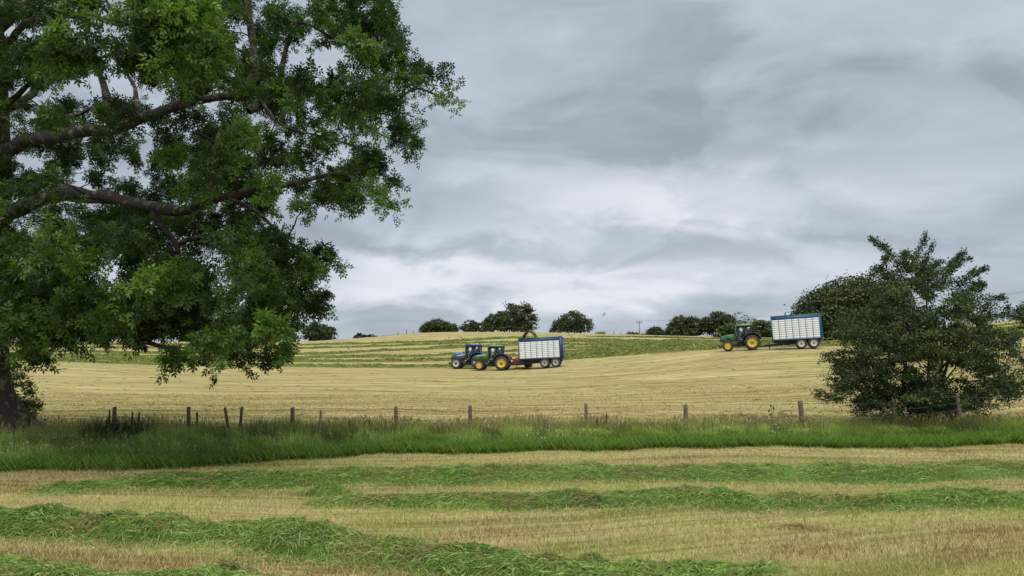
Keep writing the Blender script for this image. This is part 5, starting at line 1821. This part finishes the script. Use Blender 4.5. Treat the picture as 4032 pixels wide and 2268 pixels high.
def trailer(loc, rz, pitch, label, blue, rimm, marks, zt):
    """silage trailer: forward -x, origin on the ground between the two axles"""
    root = empty('silage_trailer', loc)
    root.rotation_euler = (0, pitch, rz)
    tag(root, label, 'trailer', 'silage trailers')
    x0, x1, zb, W = -3.75, 1.50, 1.12, 1.2
    # sides: posts, rails, seven bays of nine planks
    band = .40
    zp0, zp1 = zb + .11, zt - band - .06
    bays, rows = 7, 9
    px0, px1 = x0 + .10, x1 - (.30 if marks else .09)
    for sg in (-1, 1):
        y = sg * W
        fr = MB()
        fr.box(x0, x1, y - .035, y + .035, zb, zp0, .01)
        fr.box(x0, x1, y - .03, y + .03, zp1, zt - .06)
        fr.box(x0, x1, y - .055, y + .055, zt - .06, zt, .012)
        fr.box(x0, px0, y - .05, y + .05, zb, zt)
        fr.box(px1, x1, y - .05, y + .05, zb, zt + (.06 if marks else .02))
        sp = fr.build('side_panel', blue, root)
        wd = (px1 - px0) / bays
        for k in range(1, bays):
            MB().box(px0 + k * wd - .019, px0 + k * wd + .019, y - .038, y + .038, zp0, zp1).build('upright', M_CHAS, sp)
        hgt = (zp1 - zp0) / rows
        me = None
        for k in range(bays):
            for q in range(rows):
                if me is None:
                    o = MB().slab([(.02, .003), (wd - .02, .003), (wd - .02, hgt - .003), (.02, hgt - .003)], -.022, .022, .005).build('plank', M_PLANK, sp)
                    me = o.data
                else:
                    o = bpy.data.objects.new('plank', me)
                    COL.objects.link(o)
                    o.parent = sp
                o.location = (px0 + k * wd, y + sg * .006 * random.random(), zp0 + q * hgt)
        bk = MB().box(px0, px1, y - sg * .045 - .006, y - sg * .045 + .006, zp0, zp1)
        bk.build('panel_backing', M_GREYR, sp)
        if marks and sg < 0:
            for (k, q, w_, h_) in ((3.45, 5.0, .13, .07), (5.6, 6.9, .07, .05), (.4, 4.75, .26, .03), (6.3, 4.9, .24, .03)):
                cx_, cz_ = px0 + k * wd, zp0 + q * hgt
                dm = MB().slab([(cx_ + w_ * math.cos(a) * .5, cz_ + h_ * math.sin(a) * .6) for a in np.linspace(0, 6.283, 11)[:-1]], y - .040, y - .034)
                dm.build('badge', M_GREYR, sp)
    fw = MB().box(x0 + .002, x0 + .07, -W + .052, W - .052, zb, zt - .35).box(x0, x0 + .08, -W + .052, W - .052, zt - .06, zt)
    for k in range(5):
        fw.box(x0 - .03, x0 + .002, -1.0 + k * .47, -.94 + k * .47, zb, zt - .35)
    fw.build('front_board', blue, root)
    tg = MB().box(x1 - .07, x1 - .002, -W + .052, W - .052, zb - .05, zt - .05)
    for k in range(5):
        tg.box(x1 + .002, x1 + .05, -1.0 + k * .47, -.92 + k * .47, zb - .05, zt - .05)
    tg.box(x1 + .05, x1 + .09, -W - .02, W + .02, zt - .2, zt - .1).tube([(x1, -W - .05, zt + .02), (x1 + .12, -W - .05, zt - .05), (x1 + .16, -W - .05, zb - .1)], .035, 6)
    tg.tube([(x1, W + .05, zt + .02), (x1 + .12, W + .05, zt - .05), (x1 + .16, W + .05, zb - .1)], .035, 6)
    tg.build('tailgate', blue, root)
    MB().box(x0 + .07, x1 - .07, -W + .04, W - .04, zb + .01, zb + .06).build('floor', M_METAL, root)
    gs = []
    ch = MB()
    for y in (-.42, .42):
        ch.box(x0 + .1, x1, y - .06, y + .06, zb - .22, zb - .003)
        ch.slab([(x0 - .9, .55), (x0 - .9, .70), (x0 + .6, .86), (-1.0, .90), (x1 - .1, .90), (x1 - .1, .66), (-1.4, .62), (x0 + .8, .55)], y * .7 - .07, y * .7 + .07)
    for x in (-3.2, -1.9, -.3, .9):
        ch.box(x - .05, x + .05, -1.05, 1.05, zb - .12, zb - .004)
    ch.box(-1.0, 1.0, -.5, .5, .72, .88)
    ch.build('chassis', M_CHAS, root)
    db = MB()
    db.slab([(x0 - 1.62, .52), (x0 - 1.62, .62), (x0 - .8, .70), (x0 - .8, .50)], -.10, .10, .02)
    db.tube([(x0 - 1.72, 0, .57), (x0 - 1.58, 0, .57)], .06, 8)
    db.tube([(x0 - .4, -.2, .55), (x0 - .4, -.2, .28)], .05, 8).box(x0 - .5, x0 - .3, -.3, -.1, .24, .28)
    db.build('drawbar', M_CHAS, root)
    for k, y in enumerate((-.08, .05)):
        hz = MB().tube(smooth_path([(x0 - 1.65, y, .75), (x0 - 1.35, y, 1.0 + .1 * k), (x0 - .9, y, 1.32 - .06 * k), (x0 - .45, y, 1.1), (x0 + .1, y, .95)], .1)[0], .025, 5)
        hz.build('hose', M_DARK, root)
    rm = MB().tube([(-1.9, 0, .80), (x0 + .9, 0, zb - .05)], .09, 10)
    rm.build('tipping_ram', M_METAL, root)
    for x in (-.66, .66):
        ax = MB().tube([(x, -.95, .61), (x, .95, .61)], .07, 8).slab([(x - .5, .80), (x, .70), (x + .5, .80), (x + .5, .86), (x, .78), (x - .5, .86)], -.62, -.52).slab([(x - .5, .80), (x, .70), (x + .5, .80), (x + .5, .86), (x, .78), (x - .5, .86)], .52, .62)
        ax.build('axle', M_CHAS, root)
        for sg in (-1, 1):
            wheel(root, x, sg * .98, .615, .42, .335, rimm, sg, lugs=False, hub=M_DARK, bolts=False, hub_r=.10, dish=.09)
    for sg in (-1, 1):
        lt = MB().box(x1 + .09, x1 + .14, sg * 1.0 - .15, sg * 1.0 + .15, zb - .2, zb - .08, .01)
        lt.build('tail_lamp', M_ORANGE, root)
    MB().box(x1 - .25, x1 + .09, -1.15, 1.15, zb - .24, zb - .055, .02).build('rear_bumper', M_CHAS, root)
    return root


def place_trailer(px, row, Y, yaw, label, blue, rimm, marks, extra=0.0, zt=3.68):
    p = at(px, row, Y)
    f = np.array([-math.cos(yaw), -math.sin(yaw)])
    a, b = p[:2] - f * .66, p[:2] + f * .66
    za, zb = float(ground(*a)), float(ground(*b))
    pit = math.atan2(zb - za, 1.32)
    return trailer((p[0], p[1], (za + zb) / 2), yaw, extra if extra else pit, label, blue, rimm, marks, zt)


# forward is -x; turning by -a swings the nose away from the camera
put_tractor(GREEN1, 1980, 1458.5, 91.0, R(-9), 'green tractor with yellow wheels pulling a trailer beside the blue tractor', 'driver in dark clothes at the wheel of the green tractor beside the blue one', M_SHIRT)
put_tractor(GREEN2, 2964, 1377.5, 87.0, R(-17), 'green tractor with yellow wheels and orange beacon hauling alone on the rise', 'driver in dark cap in the cab under the orange beacon', M_SHIRT)
put_tractor(BLUE, 1888, 1452.0, 95.0, R(-9), 'bright blue tractor with white wheels half hidden behind a green tractor', 'driver in dark clothes inside the blue cab', M_SHIRT)
place_trailer(2170, 1449.5, 90.2, R(-7), 'dark blue silage trailer with white planks being filled beside the red harvester', M_TBLUE1, M_GREYR, True, R(-2.8))
place_trailer(3181, 1368.5, 85.0, R(-20), 'lighter blue silage trailer with white planks hitched behind the lone green tractor', M_TBLUE2, M_WHITE, False, R(-2.9), 3.92)


def harvester():
    p = at(2072, 1446, 94.2)
    z = float(ground(p[0], p[1]))
    root = empty('forage_harvester', (p[0], p[1], z))
    root.rotation_euler = (0, R(-1.5), R(-9))
    tag(root, 'red trailed forage harvester with raised spout behind the dark blue trailer', 'harvester')
    b = MB().slab([(-1.5, .45), (-1.55, .95), (-1.2, 1.25), (-.9, 1.32), (.3, 1.25), (.7, .9), (.7, .45)], -1.2, .7, .08)
    b.slab([(-.75, 1.3), (-.7, 1.75), (-.1, 1.7), (.1, 1.28)], -.4, .4, .06)
    b.build('body', M_RED, root)
    MB().slab([(-1.9, .35), (-1.9, .62), (.9, .62), (.9, .3)], -2.3, -1.25, .05).build('pickup_reel', M_RED, root)
    MB().tube([(-2.9, .2, .62), (-1.4, 0, .7)], .09, 8).box(-3.0, -2.8, .1, .3, .5, .7).build('drawbar', M_CHAS, root)
    for y in (-1.35, .95):
        wheel(root, .3, y, .42, .3, .2, M_GREYR, -1 if y < 0 else 1, lugs=False, bolts=False)
    # spout: up from the blower and over, ending in a flap
    Pp, s = smooth_path([(-.35, 0, 1.6), (-.45, -.1, 2.6), (-.25, -.5, 3.5), (.05, -.9, 4.05), (.45, -1.3, 4.42)], .12)
    w = np.linspace(.20, .15, len(Pp))
    rings = []
    T = np.gradient(Pp, axis=0)
    T /= np.linalg.norm(T, axis=1, keepdims=True)
    for q, t, e in zip(Pp, T, w):
        sd = np.cross(t, [0.3, 1, 0])
        sd /= np.linalg.norm(sd)
        u = np.cross(sd, t)
        rings.append([tuple(q + sd * e * a + u * e * 1.0 * b_) for a, b_ in ((-1, -1), (1, -1), (1, 1), (-1, 1))])
    sp = MB().loft(rings).build('spout', M_SPOUT, root)
    e = Pp[-1]
    MB().loft([[(e[0] + x, e[1] + y, e[2] + zz) for x, y, zz in r_] for r_ in ([(-.08, -.16, .16), (-.08, .16, .16), (-.06, .16, .20), (-.06, -.16, .20)], [(.22, -.18, .10), (.22, .16, .10), (.24, .16, .14), (.24, -.18, .14)], [(.42, -.2, -.06), (.42, .16, -.06), (.45, .16, -.03), (.45, -.2, -.03)])]).build('spout_flap', M_SPOUT, sp)
    MB().tube([(-.3, .2, 1.8), (-.2, -.2, 3.3)], .03, 6).build('ram', M_METAL, root)
    Mx = Matrix.Translation(root.location) @ root.rotation_euler.to_matrix().to_4x4()
    w0 = Mx @ Vector((e[0] + .3, e[1], e[2] + .05))
    # stream of chopped grass falling into the trailer
    n = 2600
    f = rng.random(n)
    q = np.array(w0)[None, :] + np.stack([1.25 * f, -1.6 * f, .12 * f - 2.1 * f ** 2], 1)
    q += rng.normal(0, 1, (n, 3)) * (.05 + .11 * f)[:, None]
    V, F, C = leaf_quads(q, rng.uniform(.05, .13, n), lerp((0.20, 0.24, 0.06), (0.34, 0.36, 0.12), rng.random(n)), 0)
    o = quads_obj('chopped_grass', V, F, M_GRASS, C)
    tag(o, 'stream of chopped grass blown from the spout into the trailer', 'chopped grass', kind='stuff')


harvester()

# ------------------------------------------------------------------ birds
M_CROW = paint('crow_black', (0.012, 0.012, 0.014), .5, dirt_amt=.05)
M_GULL = paint('gull_white', (0.75, 0.75, 0.74), .6, dirt_amt=.08)
M_GULLG = paint('gull_grey', (0.36, 0.38, 0.42), .6, dirt_amt=.05)


def bird_mesh(wing):
    """one closed body: tail, rump, breast, neck, head and beak, with folded, raised or spread wings; faces -x"""
    m = MB()
    prof = [(.24, .19, .004), (.16, .17, .022), (.06, .165, .062), (-.04, .16, .075), (-.11, .19, .055), (-.15, .225, .035), (-.185, .245, .036), (-.215, .245, .022), (-.225, .242, .010), (-.265, .236, .002)]
    m.loft([[(x, r_ * math.cos(a), z + r_ * 1.05 * math.sin(a)) for a in np.linspace(0, 6.283, 11)[:-1]] for x, z, r_ in prof])
    m.add([(.15, -.03, .175), (.15, .03, .175), (.30, .05, .17), (.30, -.05, .17), (.15, -.03, .167), (.15, .03, .167), (.30, .05, .162), (.30, -.05, .162)], [(0, 1, 2, 3), (7, 6, 5, 4), (0, 4, 5, 1), (1, 5, 6, 2), (2, 6, 7, 3), (3, 7, 4, 0)])
    if wing == 'folded':
        for s in (-1, 1):
            m.loft([[(-.09, s * .060, .20), (-.09, s * .072, .18), (-.09, s * .060, .15)], [(.06, s * .062, .21), (.06, s * .080, .18), (.06, s * .062, .14)], [(.24, s * .02, .19), (.24, s * .03, .185), (.24, s * .02, .178)]])
        for s in (-1, 1):
            m.tube([(.0, s * .03, .11), (-.01, s * .03, .0)], .006, 4).tube([(-.01, s * .03, .004), (-.05, s * .035, .002)], .005, 4)
    else:
        for s in (-1, 1):
            if wing == 'raised':
                pts = [(0, s * .05, .20), (.02, s * .22, .38), (.07, s * .36, .62)]
            else:
                pts = [(-.02, s * .05, .20), (-.07, s * .30, .27), (.06, s * .62, .20)]
            ch_ = (.15, .14, .02)
            m.loft([[(p[0] - c * .5, p[1], p[2]), (p[0], p[1], p[2] + .012), (p[0] + c * .6, p[1], p[2] - .004), (p[0], p[1], p[2] - .008)] for p, c in zip(pts, ch_)])
    return m


CROWS = [(1372, 1377, 'on the stubble strip below the two-humped skyline bush'), (1695, 1348, 'pecking below the mushroom-shaped tree, at the grass row edge'), (1721, 1347, 'walking just past the one at the grass row edge'), (1768, 1332, 'high on the bare stubble below the small open tree'),
         (1772, 1341, 'directly downhill of the one on the bare high stubble'), (1814, 1332, 'alone on the high stubble below the leaning tree'), (2004, 1315, 'close under the tallest skyline tree'), (2242, 1322, 'above the trailer tailgate by the spreading tree'), (2251, 1328, 'just downhill of the bird above the trailer tailgate'),
         (1560, 1352, 'on the second grass row below the skyline posts'), (1905, 1350, 'above the blue tractor roof'), (1440, 1366, 'between the upper grass rows below the flat bush')]
cm = bird_mesh('folded')
for k, (px, py, where) in enumerate(CROWS):
    p = hit(px, py)
    o = cm.build('crow', M_CROW)
    o.location = p
    o.rotation_euler = (0, R(8 * (k % 3)), k * 1.3)
    o.scale = (1.15,) * 3
    tag(o, 'black crow standing ' + where, 'bird', 'crows feeding on the hillside')
o = bird_mesh('spread').build('crow', M_CROW)
o.location = at(2029, 1382, 97)
o.rotation_euler = (R(35), R(-20), R(-40))
tag(o, 'black crow in flight between green tractor and trailer', 'bird', 'crows feeding on the hillside')
p = hit(2742, 1377)
o = bird_mesh('raised').build('gull', M_GULL)
o.location = p + np.array([0, -.3, -.06])
o.rotation_euler = (0, R(-5), R(60))
o.scale = (1.35,) * 3
tag(o, 'white gull landing with raised wings at the stubble edge before the tractor', 'bird', 'gulls')
p = hit(3081, 1362)
p[1] = 88.5
o = bird_mesh('folded').build('gull', M_GULL)
o.location = (at(3081, 1364, 88.5)[0], 88.5, float(ground(at(3081, 1364, 88.5)[0], 88.5)))
o.rotation_euler = (0, 0, R(10))
o.scale = (1.4,) * 3
tag(o, 'white gull standing beyond the trailer drawbar', 'bird', 'gulls')
p = hit(2169, 1316)
o = bird_mesh('folded').build('gull', M_GULL)
o.location = p
o.rotation_euler = (0, 0, R(170))
o.scale = (1.3,) * 3
tag(o, 'white gull on the crest stubble below the spreading tree', 'bird', 'gulls')
o = bird_mesh('spread').build('gull', M_GULLG)
o.location = at(2381, 1244, 120)
o.rotation_euler = (R(-28), R(-12), R(25))
o.scale = (1.25,) * 3
tag(o, 'grey gull gliding in the sky near the power pole', 'bird', 'gulls')

# ------------------------------------------------------------------ skyline posts, reeds, power line
for px, top, base, Y, lab in ((1567, 1303, 1319, 186, 'thin skyline fence post, farthest from the mushroom-shaped tree'), (1601, 1297, 1315, 184, 'tallest skyline fence post between two thinner ones'), (1627, 1301, 1313, 187, 'thin skyline fence post on the mushroom-tree side of the tallest'), (1660, 1305, 1313, 188, 'stub of a skyline post at the edge of the mushroom-shaped tree'),
                              (2417, 1301, 1319, 186, 'slim skyline post standing alone between reeds and power pole'), (2442, 1309, 1319, 188, 'short skyline post next to the slim one by the power pole')):
    t = at(px, top, Y)
    zb = float(ground(t[0], Y))
    o = MB().loft([[(r_ * math.cos(a) + lx, r_ * math.sin(a), z) for a in np.linspace(0, 6.283, 8)[:-1]] for r_, z, lx in ((.10, -.3, 0), (.095, (t[2] - zb) * .5, .02), (.09, t[2] - zb - .05, .03), (.06, t[2] - zb, .03))]).build('fence_post', M_POST)
    o.location = (t[0], Y, zb)
    tag(o, lab, 'post', 'posts on the skyline')
n = 420
X = np.concatenate([rng.uniform(at(2345, 1315, 187)[0], at(2382, 1315, 187)[0], n // 2), rng.uniform(at(1500, 1315, 187)[0], at(1650, 1315, 187)[0], n // 2)])
Yr = rng.uniform(184, 189, n)
B = np.stack([X, Yr, ground(X, Yr)], 1)
big = np.concatenate([np.ones(n // 2), np.full(n - n // 2, .45)])
V_ = blade_arrays(B, rng.uniform(.5, 1.0, n) * big, np.full(n, .07), rng.random(n) * 6.28, rng.uniform(.05, .4, n), lerp((.08, .11, .04), (.2, .22, .09), rng.random(n)))
tag(blades_obj('skyline_reeds', [V_], M_GRASS), 'ragged uncut reeds and tufts along the hill crest', 'reeds', kind='stuff')


def power_pole(px, top, Y, H, label):
    t = at(px, top, Y)
    root = empty('power_pole', (t[0], Y, t[2] - H))
    tag(root, label, 'power pole', 'poles carrying the overhead line')
    MB().loft([[(r_ * math.cos(a), r_ * math.sin(a), z) for a in np.linspace(0, 6.283, 11)[:-1]] for r_, z in ((.19, -.5), (.17, H * .5), (.14, H - .05), (.10, H))]).build('pole', M_POSTG, root)
    MB().box(-.85, .85, -.08, .08, H - .55, H - .38).tube([(-.5, 0, H - .5), (0, 0, H - 1.1)], .03, 5).tube([(.5, 0, H - .5), (0, 0, H - 1.1)], .03, 5).build('crossarm', M_POSTG, root)
    for x in (-.75, .75):
        MB().loft([[(x + r_ * math.cos(a), r_ * math.sin(a), z) for a in np.linspace(0, 6.283, 9)[:-1]] for r_, z in ((.04, H - .38), (.10, H - .30), (.05, H - .2), (.10, H - .12), (.04, H))]).build('insulator', M_GREYR, root)
    return t


t1 = power_pole(2517, 1262, 205, 9.0, 'slim power pole with crossarm and two insulators on the skyline')
t2 = power_pole(4500, 1090, 112, 9.5, 'second power pole of the line past the hawthorn')
for k, dx in enumerate((-.75, .75)):
    a, b = t1 + np.array([dx, 0, 0]), t2 + np.array([dx, 0, 0])
    pts = [a + (b - a) * f - np.array([0, 0, 3.0 * 4 * f * (1 - f) * .55]) for f in np.linspace(0, 1, 40)]
    o = MB().tube(pts, .016, 4).build('overhead_wire', M_CABLE)
    tag(o, 'thin overhead wire running from the skyline pole past the hawthorn', 'wire', 'overhead wires')
b = at(2180, 1335, 330)
pts = [t1 + np.array([-.75, 0, 0]) + (b - t1) * f - np.array([0, 0, 4 * 2.0 * f * (1 - f)]) for f in np.linspace(0, 1, 30)]
o = MB().tube(pts, .012, 4).build('overhead_wire', M_CABLE)
tag(o, 'faint overhead wire sinking from the skyline pole behind the hill', 'wire', 'overhead wires')
print('tris', sum(len(p.vertices) - 2 for o in scene.objects if o.type == 'MESH' and len(o.data.polygons) < 200 for p in o.data.polygons) + sum((len(o.data.loops) - 2 * len(o.data.polygons)) for o in scene.objects if o.type == 'MESH' and len(o.data.polygons) >= 200))
